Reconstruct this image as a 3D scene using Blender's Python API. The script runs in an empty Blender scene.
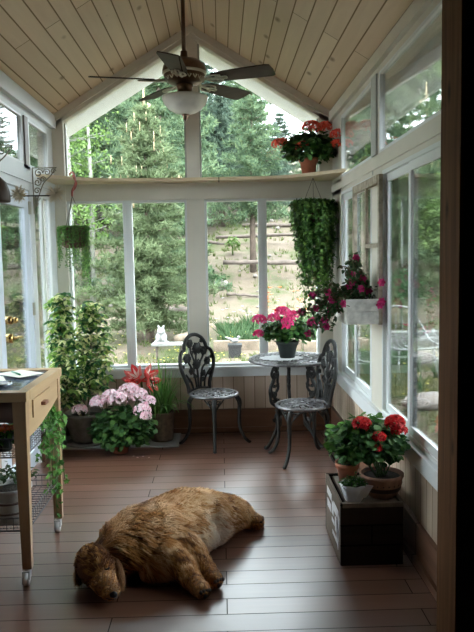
import bpy, bmesh, math, random
from mathutils import Vector, Matrix, noise
PI = math.pi
rnd = random.Random(7)
SC = bpy.context.scene
COL = SC.collection

# ------------------------------------------------------------------ camera
F, PITCH, YAW, ROLL = 680.0, .0893, .0229, -.0175
fwd = Vector((math.sin(YAW)*math.cos(PITCH), math.cos(YAW)*math.cos(PITCH), -math.sin(PITCH)))
r0 = Vector((math.cos(YAW), -math.sin(YAW), 0)); u0 = r0.cross(fwd)
cr = r0*math.cos(ROLL) + u0*math.sin(ROLL); cu = -r0*math.sin(ROLL) + u0*math.cos(ROLL)
cam_d = bpy.data.cameras.new('camera'); cam = bpy.data.objects.new('camera', cam_d); COL.objects.link(cam)
m = Matrix.Identity(4)
for i in range(3):
    m[i][0] = cr[i]; m[i][1] = cu[i]; m[i][2] = -fwd[i]
m[0][3], m[1][3], m[2][3] = 0, 0, 1.5
cam.matrix_world = m
cam_d.sensor_fit = 'VERTICAL'; cam_d.sensor_height = 24.0; cam_d.lens = F/632*24.0
cam_d.clip_start = .05; cam_d.clip_end = 300
SC.camera = cam

# ------------------------------------------------------------------ sky, sun, exposure
w = bpy.data.worlds.new('sky'); SC.world = w; w.use_nodes = True
nt = w.node_tree; nt.nodes.clear()
wo = nt.nodes.new('ShaderNodeOutputWorld'); bg = nt.nodes.new('ShaderNodeBackground')
bg.inputs[0].default_value = (.86, .93, 1, 1); bg.inputs[1].default_value = 2.6
nt.links.new(bg.outputs[0], wo.inputs[0])
sd = bpy.data.lights.new('sun', 'SUN'); sun = bpy.data.objects.new('sun', sd); COL.objects.link(sun)
sd.energy = 1.0; sd.angle = math.radians(12); sd.color = (1, .96, .88)
sun.rotation_euler = (math.radians(33), 0, math.radians(-8)); sun.location = (0, 0, 30)
vs = SC.view_settings
vs.view_transform = 'Standard'; vs.look = 'None'; vs.gamma = 1; vs.use_curve_mapping = False
vs.exposure = 2.82
SC.cycles.use_denoising = True
SC.cycles.max_bounces = 10; SC.cycles.diffuse_bounces = 6; SC.cycles.glossy_bounces = 4
SC.cycles.transparent_max_bounces = 24; SC.cycles.sample_clamp_indirect = 8
SC.cycles.caustics_reflective = False; SC.cycles.caustics_refractive = False

# ------------------------------------------------------------------ materials
MATS = {}
def newmat(name):
    mt = bpy.data.materials.new(name); mt.use_nodes = True
    n = mt.node_tree; b = n.nodes['Principled BSDF']; MATS[name] = mt
    return mt, n, b
def plain(name, c, rough=.6, metal=0, spec=.5, var=0, scale=20, bump=0, trans=0, sss=0):
    mt, n, b = newmat(name)
    b.inputs['Base Color'].default_value = (*c, 1); b.inputs['Roughness'].default_value = rough
    b.inputs['Metallic'].default_value = metal; b.inputs['Specular IOR Level'].default_value = spec
    if var or bump:
        tc = n.nodes.new('ShaderNodeTexCoord'); nz = n.nodes.new('ShaderNodeTexNoise')
        nz.inputs['Scale'].default_value = scale; nz.inputs['Detail'].default_value = 5
        n.links.new(tc.outputs['Object'], nz.inputs['Vector'])
        if var:
            r = n.nodes.new('ShaderNodeValToRGB')
            r.color_ramp.elements[0].position = .3; r.color_ramp.elements[1].position = .7
            r.color_ramp.elements[0].color = (*[x*(1-var) for x in c], 1)
            r.color_ramp.elements[1].color = (*[min(1, x*(1+var)) for x in c], 1)
            n.links.new(nz.outputs[0], r.inputs[0]); n.links.new(r.outputs[0], b.inputs['Base Color'])
        if bump:
            bp = n.nodes.new('ShaderNodeBump'); bp.inputs['Strength'].default_value = bump; bp.inputs['Distance'].default_value = .01
            n.links.new(nz.outputs[0], bp.inputs['Height']); n.links.new(bp.outputs[0], b.inputs['Normal'])
    return mt
def leafmat(name, c1, c2, c3=None, rough=.5, trans=.35, hard=False):
    """leaf colour differs from leaf to leaf"""
    mt, n, b = newmat(name)
    g = n.nodes.new('ShaderNodeNewGeometry'); r = n.nodes.new('ShaderNodeValToRGB')
    cs = [c1, c2] + ([c3] if c3 else [])
    while len(r.color_ramp.elements) < len(cs): r.color_ramp.elements.new(.5)
    for i, c in enumerate(cs):
        r.color_ramp.elements[i].position = i/len(cs)*1.05 if hard else i/(len(cs)-1); r.color_ramp.elements[i].color = (*c, 1)
    if hard: r.color_ramp.interpolation = 'CONSTANT'
    n.links.new(g.outputs['Random Per Island'], r.inputs[0]); n.links.new(r.outputs[0], b.inputs['Base Color'])
    b.inputs['Roughness'].default_value = rough; b.inputs['Specular IOR Level'].default_value = .3
    if trans:
        out = n.nodes['Material Output']; t = n.nodes.new('ShaderNodeBsdfTranslucent'); mx = n.nodes.new('ShaderNodeMixShader')
        n.links.new(r.outputs[0], t.inputs[0]); mx.inputs[0].default_value = trans
        n.links.new(b.outputs[0], mx.inputs[1]); n.links.new(t.outputs[0], mx.inputs[2]); n.links.new(mx.outputs[0], out.inputs[0])
    return mt
def mapped(n, scale=(1, 1, 1), rot=(0, 0, 0), coord='Object'):
    tc = n.nodes.new('ShaderNodeTexCoord'); mp = n.nodes.new('ShaderNodeMapping')
    mp.inputs['Scale'].default_value = scale; mp.inputs['Rotation'].default_value = rot
    n.links.new(tc.outputs[coord], mp.inputs[0]); return mp
def woodboards(name, cols, bw, bl, rot=0, rough=.5, gap=(.02, .015, .01), gapw=.004, knots=True, swap=None, spec=.4, grain=.5, coat=0, knotc=None):
    """boards laid along local x after rotation, with grain and knots"""
    mt, n, b = newmat(name)
    L = n.links
    if swap:   # combine chosen axes into a flat coordinate
        tc = n.nodes.new('ShaderNodeTexCoord'); sp = n.nodes.new('ShaderNodeSeparateXYZ'); cb = n.nodes.new('ShaderNodeCombineXYZ')
        L.new(tc.outputs['Object'], sp.inputs[0])
        L.new(sp.outputs['XYZ'.index(swap[0])], cb.inputs[0]); L.new(sp.outputs['XYZ'.index(swap[1])], cb.inputs[1]); src = cb.outputs[0]
    else:
        src = mapped(n, rot=(0, 0, rot)).outputs[0]
    br = n.nodes.new('ShaderNodeTexBrick'); L.new(src, br.inputs['Vector'])
    br.inputs['Color1'].default_value = (0, 0, 0, 1); br.inputs['Color2'].default_value = (1, 1, 1, 1)
    br.inputs['Mortar'].default_value = (.5, .5, .5, 1)
    br.inputs['Scale'].default_value = 1; br.inputs['Mortar Size'].default_value = gapw; br.inputs['Mortar Smooth'].default_value = .2
    br.inputs['Brick Width'].default_value = bl; br.inputs['Row Height'].default_value = bw; br.offset = .37; br.inputs['Bias'].default_value = 0
    # grain: noise stretched along the board and shifted per board
    mul = n.nodes.new('ShaderNodeVectorMath'); mul.operation = 'MULTIPLY'; mul.inputs[1].default_value = (1.6, 28, 1); L.new(src, mul.inputs[0])
    add = n.nodes.new('ShaderNodeVectorMath'); add.operation = 'ADD'; L.new(mul.outputs[0], add.inputs[0])
    sc = n.nodes.new('ShaderNodeVectorMath'); sc.operation = 'SCALE'; sc.inputs['Scale'].default_value = 37; L.new(br.outputs['Color'], sc.inputs[0]); L.new(sc.outputs[0], add.inputs[1])
    nz = n.nodes.new('ShaderNodeTexNoise'); nz.inputs['Scale'].default_value = 1; nz.inputs['Detail'].default_value = 6; nz.inputs['Distortion'].default_value = .6
    L.new(add.outputs[0], nz.inputs['Vector'])
    r = n.nodes.new('ShaderNodeValToRGB'); r.color_ramp.elements[0].color = (*cols[0], 1); r.color_ramp.elements[1].color = (*cols[1], 1)
    r.color_ramp.elements[0].position = .3; r.color_ramp.elements[1].position = .72
    mixf = n.nodes.new('ShaderNodeMix'); mixf.inputs[0].default_value = grain
    L.new(br.outputs['Color'], mixf.inputs[2]); L.new(nz.outputs[0], mixf.inputs[3]); L.new(mixf.outputs[0], r.inputs[0])
    cur = r.outputs[0]
    if knots:
        km = n.nodes.new('ShaderNodeVectorMath'); km.operation = 'MULTIPLY'; km.inputs[1].default_value = (3.2, 7, 1); L.new(src, km.inputs[0])
        vo = n.nodes.new('ShaderNodeTexVoronoi'); vo.inputs['Scale'].default_value = 1; L.new(km.outputs[0], vo.inputs['Vector'])
        kr = n.nodes.new('ShaderNodeValToRGB'); kr.color_ramp.elements[0].position = .04; kr.color_ramp.elements[0].color = (1, 1, 1, 1)
        kr.color_ramp.elements[1].position = .16; kr.color_ramp.elements[1].color = (0, 0, 0, 1); L.new(vo.outputs['Distance'], kr.inputs[0])
        kx = n.nodes.new('ShaderNodeMix'); kx.data_type = 'RGBA'; L.new(kr.outputs[0], kx.inputs[0]); L.new(cur, kx.inputs[6])
        kx.inputs[7].default_value = (*(knotc or [c*.45 for c in cols[0]]), 1); cur = kx.outputs[2]
    gx = n.nodes.new('ShaderNodeMix'); gx.data_type = 'RGBA'; L.new(br.outputs['Fac'], gx.inputs[0]); L.new(cur, gx.inputs[6])
    gx.inputs[7].default_value = (*gap, 1); L.new(gx.outputs[2], b.inputs['Base Color'])
    b.inputs['Roughness'].default_value = rough; b.inputs['Specular IOR Level'].default_value = spec
    if coat: b.inputs['Coat Weight'].default_value = coat; b.inputs['Coat Roughness'].default_value = .38
    sg = n.nodes.new('ShaderNodeMapRange'); sg.inputs['To Min'].default_value = spec; sg.inputs['To Max'].default_value = 0
    L.new(br.outputs['Fac'], sg.inputs['Value']); L.new(sg.outputs[0], b.inputs['Specular IOR Level'])
    bp = n.nodes.new('ShaderNodeBump'); bp.inputs['Strength'].default_value = .4; bp.inputs['Distance'].default_value = .003; bp.invert = True
    L.new(br.outputs['Fac'], bp.inputs['Height'])
    bp2 = n.nodes.new('ShaderNodeBump'); bp2.inputs['Strength'].default_value = .25; bp2.inputs['Distance'].default_value = .002
    L.new(nz.outputs[0], bp2.inputs['Height']); L.new(bp.outputs[0], bp2.inputs['Normal']); L.new(bp2.outputs[0], b.inputs['Normal'])
    return mt
def glassmat():
    mt = bpy.data.materials.new('window glass'); mt.use_nodes = True; n = mt.node_tree; n.nodes.clear()
    o = n.nodes.new('ShaderNodeOutputMaterial'); t = n.nodes.new('ShaderNodeBsdfTransparent'); g = n.nodes.new('ShaderNodeBsdfGlossy')
    t.inputs[0].default_value = (.9, .93, .92, 1); g.inputs['Roughness'].default_value = .0
    f = n.nodes.new('ShaderNodeFresnel'); f.inputs[0].default_value = 1.5; k = n.nodes.new('ShaderNodeMath'); k.operation = 'MULTIPLY'; k.inputs[1].default_value = .8; k.use_clamp = True
    n.links.new(f.outputs[0], k.inputs[0])
    mx = n.nodes.new('ShaderNodeMixShader'); n.links.new(k.outputs[0], mx.inputs[0]); n.links.new(t.outputs[0], mx.inputs[1]); n.links.new(g.outputs[0], mx.inputs[2])
    n.links.new(mx.outputs[0], o.inputs[0]); MATS['glass'] = mt; return mt

M = {}
M['white'] = plain('white trim paint', (.75, .75, .73), .45, var=.04, scale=6)
M['cream'] = plain('cream header paint', (.64, .60, .52), .5, var=.05, scale=5)
M['rafter'] = plain('rafter trim paint', (.72, .69, .62), .5, var=.06, scale=8)
M['mull'] = plain('grey mullion', (.40, .41, .38), .5)
M['vinyl'] = plain('white vinyl', (.7, .72, .72), .35)
M['dooredge'] = plain('door paint', (.6, .66, .74), .4)
M['pine'] = woodboards('pine ceiling boards', ((.62, .46, .32), (.73, .57, .41)), .092, 4.2, swap='YX', rough=.45, gap=(.27, .19, .12), gapw=.004, grain=.5, knotc=(.26, .15, .08))
M['floor'] = woodboards('cherry floor boards', ((.12, .053, .032), (.185, .086, .055)), .130, 1.3, rough=.3, gap=(.02, .01, .008), gapw=.0026, coat=.4, knots=False, spec=1.0, grain=.45)
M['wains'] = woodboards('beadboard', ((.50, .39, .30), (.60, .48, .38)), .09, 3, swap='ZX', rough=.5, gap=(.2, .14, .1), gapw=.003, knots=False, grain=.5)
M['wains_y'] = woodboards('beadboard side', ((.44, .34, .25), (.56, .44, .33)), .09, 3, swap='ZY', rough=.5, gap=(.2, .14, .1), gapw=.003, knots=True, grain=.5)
M['base'] = woodboards('baseboard wood', ((.12, .055, .03), (.2, .1, .06)), 3, 5, swap='XZ', rough=.45, knots=False, grain=.8)
M['base_y'] = woodboards('baseboard wood side', ((.12, .055, .03), (.2, .1, .06)), 3, 5, swap='YZ', rough=.45, knots=False, grain=.8)
M['post'] = woodboards('knotty post', ((.085, .036, .016), (.16, .078, .036)), 3, 5, swap='ZY', rough=.7, spec=.1, grain=.9)
M['shelf'] = woodboards('shelf pine', ((.66, .53, .34), (.78, .65, .45)), 3, 5, swap='XY', rough=.5, knots=False, grain=.8)
M['dark_wall'] = plain('dark room wall', (.03, .025, .023), .8)
M['cart'] = woodboards('cart maple', ((.36, .22, .12), (.46, .30, .17)), 3, 5, swap='ZX', rough=.4, knots=False, grain=.7)
M['cart_y'] = woodboards('cart maple side', ((.42, .28, .15), (.52, .36, .2)), 3, 5, swap='YZ', rough=.4, knots=False, grain=.7)
M['cartshade'] = plain('cart shaded wood', (.09, .045, .03), .5)
M['glass'] = glassmat()
M['iron'] = plain('cast metal antique', (.016, .015, .014), .5, metal=0, spec=.3, var=.4, scale=60, bump=.3)
M['ironlight'] = plain('highlit cast metal', (.19, .185, .19), .3, metal=.6, var=.35, scale=50, bump=.3)  # seat and table tops: highlights put into a paler metal colour
M['black'] = plain('black metal', (.015, .015, .016), .5)
M['bronze'] = plain('oiled bronze', (.14, .085, .055), .3, metal=.8, var=.3, scale=15)
M['brass'] = plain('brass', (.6, .4, .15), .25, metal=1)
M['silver'] = plain('silver scroll', (.5, .47, .38), .35, metal=.8)
M['tarnish'] = plain('tarnished scroll metal', (.22, .20, .15), .45, metal=.5)
M['blade'] = woodboards('fan blade wood', ((.035, .022, .015), (.06, .038, .026)), 3, 5, swap='XY', spec=.2, rough=.5, knots=False, grain=.8)
M['bowl'] = plain('alabaster glass bowl', (.78, .76, .71), .2, var=.22, scale=7, spec=.6)
M['terra'] = plain('terracotta', (.38, .13, .07), .75, var=.2, scale=25)
M['terra_old'] = plain('weathered terracotta', (.32, .17, .11), .8, var=.3, scale=30)
M['terra_dark'] = plain('dark glazed band', (.07, .045, .035), .6)
M['stoneware'] = plain('grey stoneware', (.24, .22, .19), .5, var=.3, scale=18)
M['darkpot'] = plain('dark green pot', (.012, .02, .018), .5)
M['brownpot'] = plain('brown bark pot', (.11, .07, .045), .8, var=.45, scale=30, bump=.8)
M['greypot'] = plain('grey glazed pot', (.36, .35, .33), .35)
M['whitepot'] = plain('white glazed pot', (.62, .63, .66), .3)
M['soil'] = plain('potting soil', (.03, .02, .015), .95, bump=1, scale=80)
M['cratewood'] = woodboards('shaded crate boards', ((.02, .014, .011), (.04, .027, .02)), .1, 2, swap='XZ', rough=.8, gap=(.006, .004, .003), knots=False, spec=.2)  # crate ends: shade put into a darker colour than the sides
M['cratetop'] = plain('crate top', (.17, .13, .10), .6, var=.25, scale=15)
M['crateside'] = woodboards('crate side boards', ((.10, .075, .055), (.16, .12, .09)), 3, 5, swap='YZ', rough=.7, knots=False, grain=.8)
M['label'] = plain('printed white paint', (.6, .6, .62), .7)
M['whitewash'] = plain('whitewashed boards', (.46, .44, .40), .8, var=.3, scale=22, bump=.4)
M['oldwood'] = plain('peeling grey wood', (.34, .29, .22), .85, var=.4, scale=30, bump=.5)
M['wire'] = plain('grey wire basket', (.12, .12, .13), .4, metal=.6)
M['paper'] = plain('paper', (.75, .76, .66), .8)
M['tile'] = plain('slate blue tile', (.10, .13, .18), .15, var=.3, scale=9)
M['green_pen'] = plain('green pen', (.03, .18, .10), .4)
M['caster'] = plain('white nylon caster', (.6, .6, .6), .4)
M['redplastic'] = plain('brick red plastic', (.30, .055, .03), .45)
M['coco'] = plain('coconut fibre', (.10, .06, .035), .95, var=.5, scale=60, bump=1)
M['string'] = plain('string', (.12, .10, .08), .9)
M['straw'] = plain('dried straw flower', (.68, .60, .46), .85)
M['doily'] = plain('lace doily', (.72, .73, .74), .9)
M['stem'] = plain('green stem', (.07, .15, .04), .6)
M['wstem'] = plain('woody stem', (.13, .10, .06), .8)
M['ger'] = leafmat('geranium leaves', (.018, .06, .018), (.045, .13, .03), (.12, .24, .06))
M['gerlit'] = leafmat('bright geranium leaves', (.03, .10, .02), (.09, .24, .04), (.13, .30, .06))
M['ivy'] = leafmat('ivy leaves', (.028, .085, .02), (.08, .19, .04), (.19, .36, .08))
M['varieg'] = leafmat('variegated leaves', (.035, .13, .04), (.26, .42, .10), (.92, .92, .52), hard=True)
M['grassleaf'] = leafmat('strap leaves', (.05, .15, .03), (.14, .32, .07), (.26, .45, .14))
M['pearl'] = leafmat('trailing bead leaves', (.04, .12, .03), (.11, .24, .05), (.2, .36, .09))
M['dusty'] = leafmat('reddish green leaves', (.025, .06, .025), (.06, .12, .04), (.10, .07, .04))
M['p_pale'] = leafmat('pale pink petals', (1, .72, .80), (1, .90, .93), (.97, .52, .64), trans=.1)
M['p_hot'] = leafmat('hot pink petals', (.78, .03, .20), (.85, .08, .30), (.6, .015, .13), trans=.3)
M['p_red'] = leafmat('red petals', (.55, .01, .015), (.75, .03, .03), (.38, .005, .01), trans=.25)
M['p_coral'] = leafmat('coral red petals', (.90, .09, .05), (1, .20, .12), (.75, .04, .03), trans=.2)
M['p_mag'] = leafmat('magenta petals', (.45, .01, .12), (.62, .04, .22), (.3, .008, .07), trans=.25)
M['p_amar'] = leafmat('scarlet petals', (.70, .03, .03), (.80, .07, .07), (.80, .30, .26), trans=.1)
M['cream_petal'] = plain('cream petal stripe', (.95, .8, .72), .6)
M['p_yel'] = leafmat('yellow petals', (.8, .6, .05), (.85, .7, .1), (.75, .7, .3), trans=.2)
M['p_orange'] = leafmat('orange petals', (.75, .12, .03), (.8, .25, .08), (.8, .3, .3), trans=.2)
M['p_wht'] = leafmat('white petals', (.4, .4, .4), (.45, .4, .45), (.45, .3, .42), trans=.2)
# outdoors
def ground_mat():
    mt, n, b = newmat('hillside earth'); L = n.links
    mp = mapped(n); nz = n.nodes.new('ShaderNodeTexNoise'); nz.inputs['Scale'].default_value = .9; nz.inputs['Detail'].default_value = 9; nz.inputs['Roughness'].default_value = .7
    L.new(mp.outputs[0], nz.inputs['Vector']); r = n.nodes.new('ShaderNodeValToRGB')
    for p, c in ((.36, (.048, .063, .023)), (.46, (.081, .079, .048)), (.53, (.112, .089, .067)), (.66, (.133, .107, .085))):
        e = r.color_ramp.elements.new(p); e.color = (*c, 1)
    r.color_ramp.elements.remove(r.color_ramp.elements[0]); r.color_ramp.elements.remove(r.color_ramp.elements[-1])
    L.new(nz.outputs[0], r.inputs[0]); L.new(r.outputs[0], b.inputs['Base Color']); b.inputs['Roughness'].default_value = .95; b.inputs['Specular IOR Level'].default_value = .1
    bp = n.nodes.new('ShaderNodeBump'); bp.inputs['Distance'].default_value = .05; L.new(nz.outputs[0], bp.inputs['Height']); L.new(bp.outputs[0], b.inputs['Normal'])
    return mt
M['ground'] = ground_mat()
M['lawn'] = plain('lawn soil', (.2, .27, .09), .95, var=.3, scale=6)
M['needle'] = leafmat('pine needles', (.055, .095, .055), (.10, .155, .085), (.17, .22, .11), rough=.7, trans=.45)
M['needle_d'] = leafmat('spruce needles', (.04, .07, .055), (.075, .11, .08), (.11, .15, .10), rough=.7, trans=.45)
M['needle_l'] = leafmat('young pine needles', (.072, .102, .048), (.108, .144, .066), (.150, .180, .096), rough=.7, trans=.45)
M['candle'] = plain('pine candle', (.36, .27, .16), .8)
M['birchleaf'] = leafmat('aspen leaves', (.074, .142, .030), (.112, .186, .044), (.142, .208, .067), trans=.5)
M['bark'] = plain('pine bark', (.084, .059, .045), .9, var=.4, scale=12, bump=.6)
M['birch'] = plain('aspen bark', (.173, .170, .142), .8, var=.2, scale=14)
M['grass'] = leafmat('wild grass', (.059, .097, .022), (.112, .142, .044), (.156, .156, .074), rough=.8, trans=.4)
M['garden'] = leafmat('garden leaves', (.030, .071, .027), (.059, .114, .047), (.090, .137, .066), rough=.7, trans=.4)
M['log'] = plain('weathered log', (.091, .070, .059), .9, var=.35, scale=10, bump=.5)
M['timber'] = plain('edging timber', (.139, .105, .076), .9, var=.3, scale=10)
M['rock'] = plain('pale granite', (.202, .176, .160), .9, var=.3, scale=5, bump=.8)
M['statue'] = plain('white plaster', (.17, .17, .165), .6)
M['slab'] = plain('stone slab', (.151, .151, .143), .8)
M['wirewhite'] = plain('white enamel wire', (.2, .21, .21), .4)
M['mount'] = plain('far mountain', (.084, .113, .134), 1)
M['roofing'] = plain('roof shingles', (.12, .12, .12), .9)
M['soffit'] = plain('white soffit', (.74, .75, .74), .6)
M['siding'] = plain('exterior siding', (.45, .4, .33), .8)

# ------------------------------------------------------------------ mesh collector
class MB:
    def __init__(s): s.v = []; s.f = []; s.mi = []; s.sm = []
    def add(s, vs, fs, mi=0, smooth=False):
        o = len(s.v); s.v.extend([tuple(v) for v in vs])
        for f in fs: s.f.append([o+i for i in f]); s.mi.append(mi); s.sm.append(smooth)
        return s
    def box(s, x0, x1, y0, y1, z0, z1, mi=0, bev=0):
        if x0 > x1: x0, x1 = x1, x0
        if y0 > y1: y0, y1 = y1, y0
        if z0 > z1: z0, z1 = z1, z0
        if bev:
            b_ = bmesh.new(); bmesh.ops.create_cube(b_, size=1)
            for v in b_.verts: v.co = Vector(((x0+x1)/2+v.co.x*(x1-x0), (y0+y1)/2+v.co.y*(y1-y0), (z0+z1)/2+v.co.z*(z1-z0)))
            bmesh.ops.bevel(b_, geom=b_.edges[:], offset=bev, segments=2, profile=.6, affect='EDGES')
            b_.verts.index_update()
            s.add([v.co for v in b_.verts], [[v.index for v in f.verts] for f in b_.faces], mi); b_.free(); return s
        return s.add([(x0, y0, z0), (x1, y0, z0), (x1, y1, z0), (x0, y1, z0), (x0, y0, z1), (x1, y0, z1), (x1, y1, z1), (x0, y1, z1)],
                     [(0, 3, 2, 1), (4, 5, 6, 7), (0, 1, 5, 4), (1, 2, 6, 5), (2, 3, 7, 6), (3, 0, 4, 7)], mi)
    def prism(s, pts, axis, a, b_, mi=0):
        """polygon pts in the two other axes, extruded a..b_ along axis"""
        def P(p, t):
            l = [p[0], p[1]]; l.insert(axis, t); return tuple(l)
        n = len(pts); vs = [P(p, a) for p in pts]+[P(p, b_) for p in pts]
        fs = [list(range(n))[::-1], list(range(n, 2*n))]+[(i, (i+1) % n, n+(i+1) % n, n+i) for i in range(n)]
        return s.add(vs, fs, mi)
    def tube(s, path, r, n=8, mi=0, cap=True, closed=False):
        path = [Vector(p) for p in path]; k = len(path)
        rs = r if isinstance(r, (list, tuple)) else [r]*k
        vs = []; fs = []; up = None
        for i in range(k):
            if closed: t = path[(i+1) % k]-path[i-1]
            else: t = path[min(i+1, k-1)]-path[max(i-1, 0)]
            if t.length < 1e-9: t = Vector((0, 0, 1))
            t.normalize()
            if up is None:
                up = Vector((0, 0, 1)) if abs(t.z) < .9 else Vector((1, 0, 0))
            a = t.cross(up)
            if a.length < 1e-6: a = t.cross(Vector((.3, .9, .1)))
            a.normalize(); bb = a.cross(t).normalized(); up = bb
            for j in range(n):
                an = 2*PI*j/n; vs.append(path[i]+a*math.cos(an)*rs[i]+bb*math.sin(an)*rs[i])
        for i in range(k if closed else k-1):
            q = (i+1) % k
            for j in range(n): fs.append((i*n+j, i*n+(j+1) % n, q*n+(j+1) % n, q*n+j))
        if cap and not closed: fs += [list(range(n))[::-1], [(k-1)*n+j for j in range(n)]]
        return s.add(vs, fs, mi, True)
    def lathe(s, prof, c=(0, 0, 0), n=32, mi=0, wob=None, sm=True):
        vs = []; fs = []; k = len(prof)
        for (r, z) in prof:
            for j in range(n):
                a = 2*PI*j/n; rr = r*(1+(wob(a, z) if wob else 0)); vs.append((c[0]+rr*math.cos(a), c[1]+rr*math.sin(a), c[2]+z))
        for i in range(k-1):
            for j in range(n): fs.append((i*n+j, i*n+(j+1) % n, (i+1)*n+(j+1) % n, (i+1)*n+j))
        if prof[0][0] > 1e-4: fs.append(list(range(n))[::-1])
        if prof[-1][0] > 1e-4: fs.append([(k-1)*n+j for j in range(n)])
        return s.add(vs, fs, mi, sm)
    def ball(s, c, r, n=8, m=6, mi=0, jit=0, sc=(1, 1, 1), rg=rnd):
        vs = [(c[0], c[1], c[2]-r*sc[2])]; fs = []
        for i in range(1, m):
            ph = -PI/2+PI*i/m
            for j in range(n):
                a = 2*PI*j/n; q = r*(1+(rg.uniform(-jit, jit) if jit else 0))
                vs.append((c[0]+q*sc[0]*math.cos(ph)*math.cos(a), c[1]+q*sc[1]*math.cos(ph)*math.sin(a), c[2]+q*sc[2]*math.sin(ph)))
        vs.append((c[0], c[1], c[2]+r*sc[2])); e = len(vs)-1
        for j in range(n): fs.append((0, 1+(j+1) % n, 1+j)); fs.append((e, e-n+j, e-n+(j+1) % n))
        for i in range(m-2):
            for j in range(n): fs.append((1+i*n+j, 1+i*n+(j+1) % n, 1+(i+1)*n+(j+1) % n, 1+(i+1)*n+j))
        return s.add(vs, fs, mi, True)
    def leaf(s, p, d, nrm, L, W, kind='oval', mi=0, cup=.15):
        """one leaf blade: starts at p, points along d, faces nrm"""
        p = Vector(p); d = Vector(d).normalized(); n = Vector(nrm); sd = d.cross(n)
        if sd.length < 1e-5: sd = d.cross(Vector((.31, .5, .8)))
        sd.normalize(); n = sd.cross(d).normalized()
        if kind == 'oval':
            P = [(0, 0, 0), (.35, .5, cup), (.75, .32, cup*.6), (1, 0, -.1), (.75, -.32, cup*.6), (.35, -.5, cup), (.45, 0, 0)]
            fs = [(0, 1, 6), (1, 2, 3, 6), (6, 3, 4, 5), (0, 6, 5)]
        elif kind == 'round':
            P = [(0, 0, 0)]+[(.5-.55*math.cos(a)*(1 if k_ % 2 else .92), .55*math.sin(a)*(1 if k_ % 2 else .92), cup) for k_, a in enumerate([.5+i*(2*PI-1)/7 for i in range(8)])]
            fs = [(0, i, i+1) for i in range(1, 8)]
        elif kind == 'tri':
            P = [(0, .5, 0), (0, -.5, 0), (1, 0, 0)]; fs = [(0, 1, 2)]
        elif kind == 'dia':
            P = [(0, 0, 0), (.45, .5, cup), (1, 0, 0), (.45, -.5, cup)]; fs = [(0, 1, 2, 3)]
        else:   # ivy lobed
            P = [(0, 0, 0), (-.05, .38, cup), (.3, .28, cup*.5), (.45, .5, cup), (.6, .2, 0), (1, 0, -.1), (.6, -.2, 0), (.45, -.5, cup), (.3, -.28, cup*.5), (-.05, -.38, cup)]
            fs = [(0, 1, 2), (0, 2, 3, 4), (0, 4, 5, 6), (0, 6, 7, 8), (0, 8, 9)]
        return s.add([p+d*(a*L)+sd*(b_*W)+n*(c*W) for a, b_, c in P], fs, mi)
    def shift(s, M4):
        s.v = [tuple(M4 @ Vector(v)) for v in s.v]; return s
    def build(s, name, mats, parent=None, loc=None):
        me = bpy.data.meshes.new(name); me.from_pydata(s.v, [], s.f)
        if not isinstance(mats, (list, tuple)): mats = [mats]
        for mm in mats: me.materials.append(mm)
        me.polygons.foreach_set('material_index', s.mi); me.polygons.foreach_set('use_smooth', s.sm); me.update()
        o = bpy.data.objects.new(name, me); COL.objects.link(o)
        if parent: o.parent = parent
        if loc: o.location = loc
        return o
def tag(o, label=None, cat=None, group=None, kind=None):
    if label: o['label'] = label
    if cat: o['category'] = cat
    if group: o['group'] = group
    if kind: o['kind'] = kind
    return o
def thing(name, label, cat, loc=(0, 0, 0), rz=0, group=None, scale=1):
    o = bpy.data.objects.new(name, None); COL.objects.link(o); o.location = loc; o.rotation_euler = (0, 0, rz)
    o.scale = (scale,)*3; o.empty_display_size = .05
    return tag(o, label, cat, group)
def struct(name, mb, mat, parent=None):
    o = mb.build(name, mat, parent)
    if not parent: o['kind'] = 'structure'
    return o
def copy_tree(o, parent=None):
    c = o.copy(); COL.objects.link(c)
    if parent: c.parent = parent
    for ch in [x for x in o.children]: copy_tree(ch, c)
    return c
def V(*a): return Vector(a)
def rdir(rg=rnd):
    while 1:
        v = V(rg.uniform(-1, 1), rg.uniform(-1, 1), rg.uniform(-1, 1))
        if .05 < v.length < 1: return v.normalized()
def spline(pts, n=8):
    """Catmull-Rom through pts"""
    P = [Vector(p) for p in pts]; out = []
    for i in range(len(P)-1):
        a = P[max(i-1, 0)]; b_ = P[i]; c = P[i+1]; d = P[min(i+2, len(P)-1)]
        for k in range(n):
            t = k/n; out.append(.5*((2*b_)+(c-a)*t+(2*a-5*b_+4*c-d)*t*t+(3*b_-a-3*c+d)*t**3))
    out.append(P[-1]); return out

# ================================================================== THE ROOM
XL, XR, YB, Y0 = -1.349, .938, 5.70, 2.47
ZE, ZR, XC = 2.647, 3.350, -.2055
SL = (ZR-ZE)/(XR-XC)
def zr(x): return ZR-SL*abs(x-XC)
struct('floor', MB().box(-3.2, 3.2, -3.2, YB+.1, -.1, 0), M['floor'])
# walls below the glass
for nm, mb in (('wall_back', MB().box(XL-.12, XR+.12, YB, YB+.12, .2, .48)),): struct(nm, mb, M['wains'])
struct('wall_right', MB().box(XR, XR+.12, Y0-.0, YB, .2, .48), M['wains_y'])
struct('wall_left', MB().box(XL-.12, XL, 4.95, YB, .2, .48).box(XL-.12, XL, Y0, 4.06, .2, .48), M['wains_y'])
struct('baseboard_back', MB().box(XL-.12, XR+.12, YB-.022, YB+.12, 0, .2, bev=.004).box(XL-.02, XR, YB-.04, YB-.02, 0, .045), M['base'])
struct('baseboard_right', MB().box(XR-.022, XR+.12, Y0, YB-.022, 0, .2, bev=.004).box(XR-.04, XR-.02, Y0, YB-.04, 0, .045), M['base_y'])
struct('baseboard_left', MB().box(XL-.12, XL+.022, 4.95, YB-.022, 0, .2, bev=.004).box(XL-.12, XL+.022, Y0, 4.06, 0, .2, bev=.004), M['base_y'])
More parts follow.
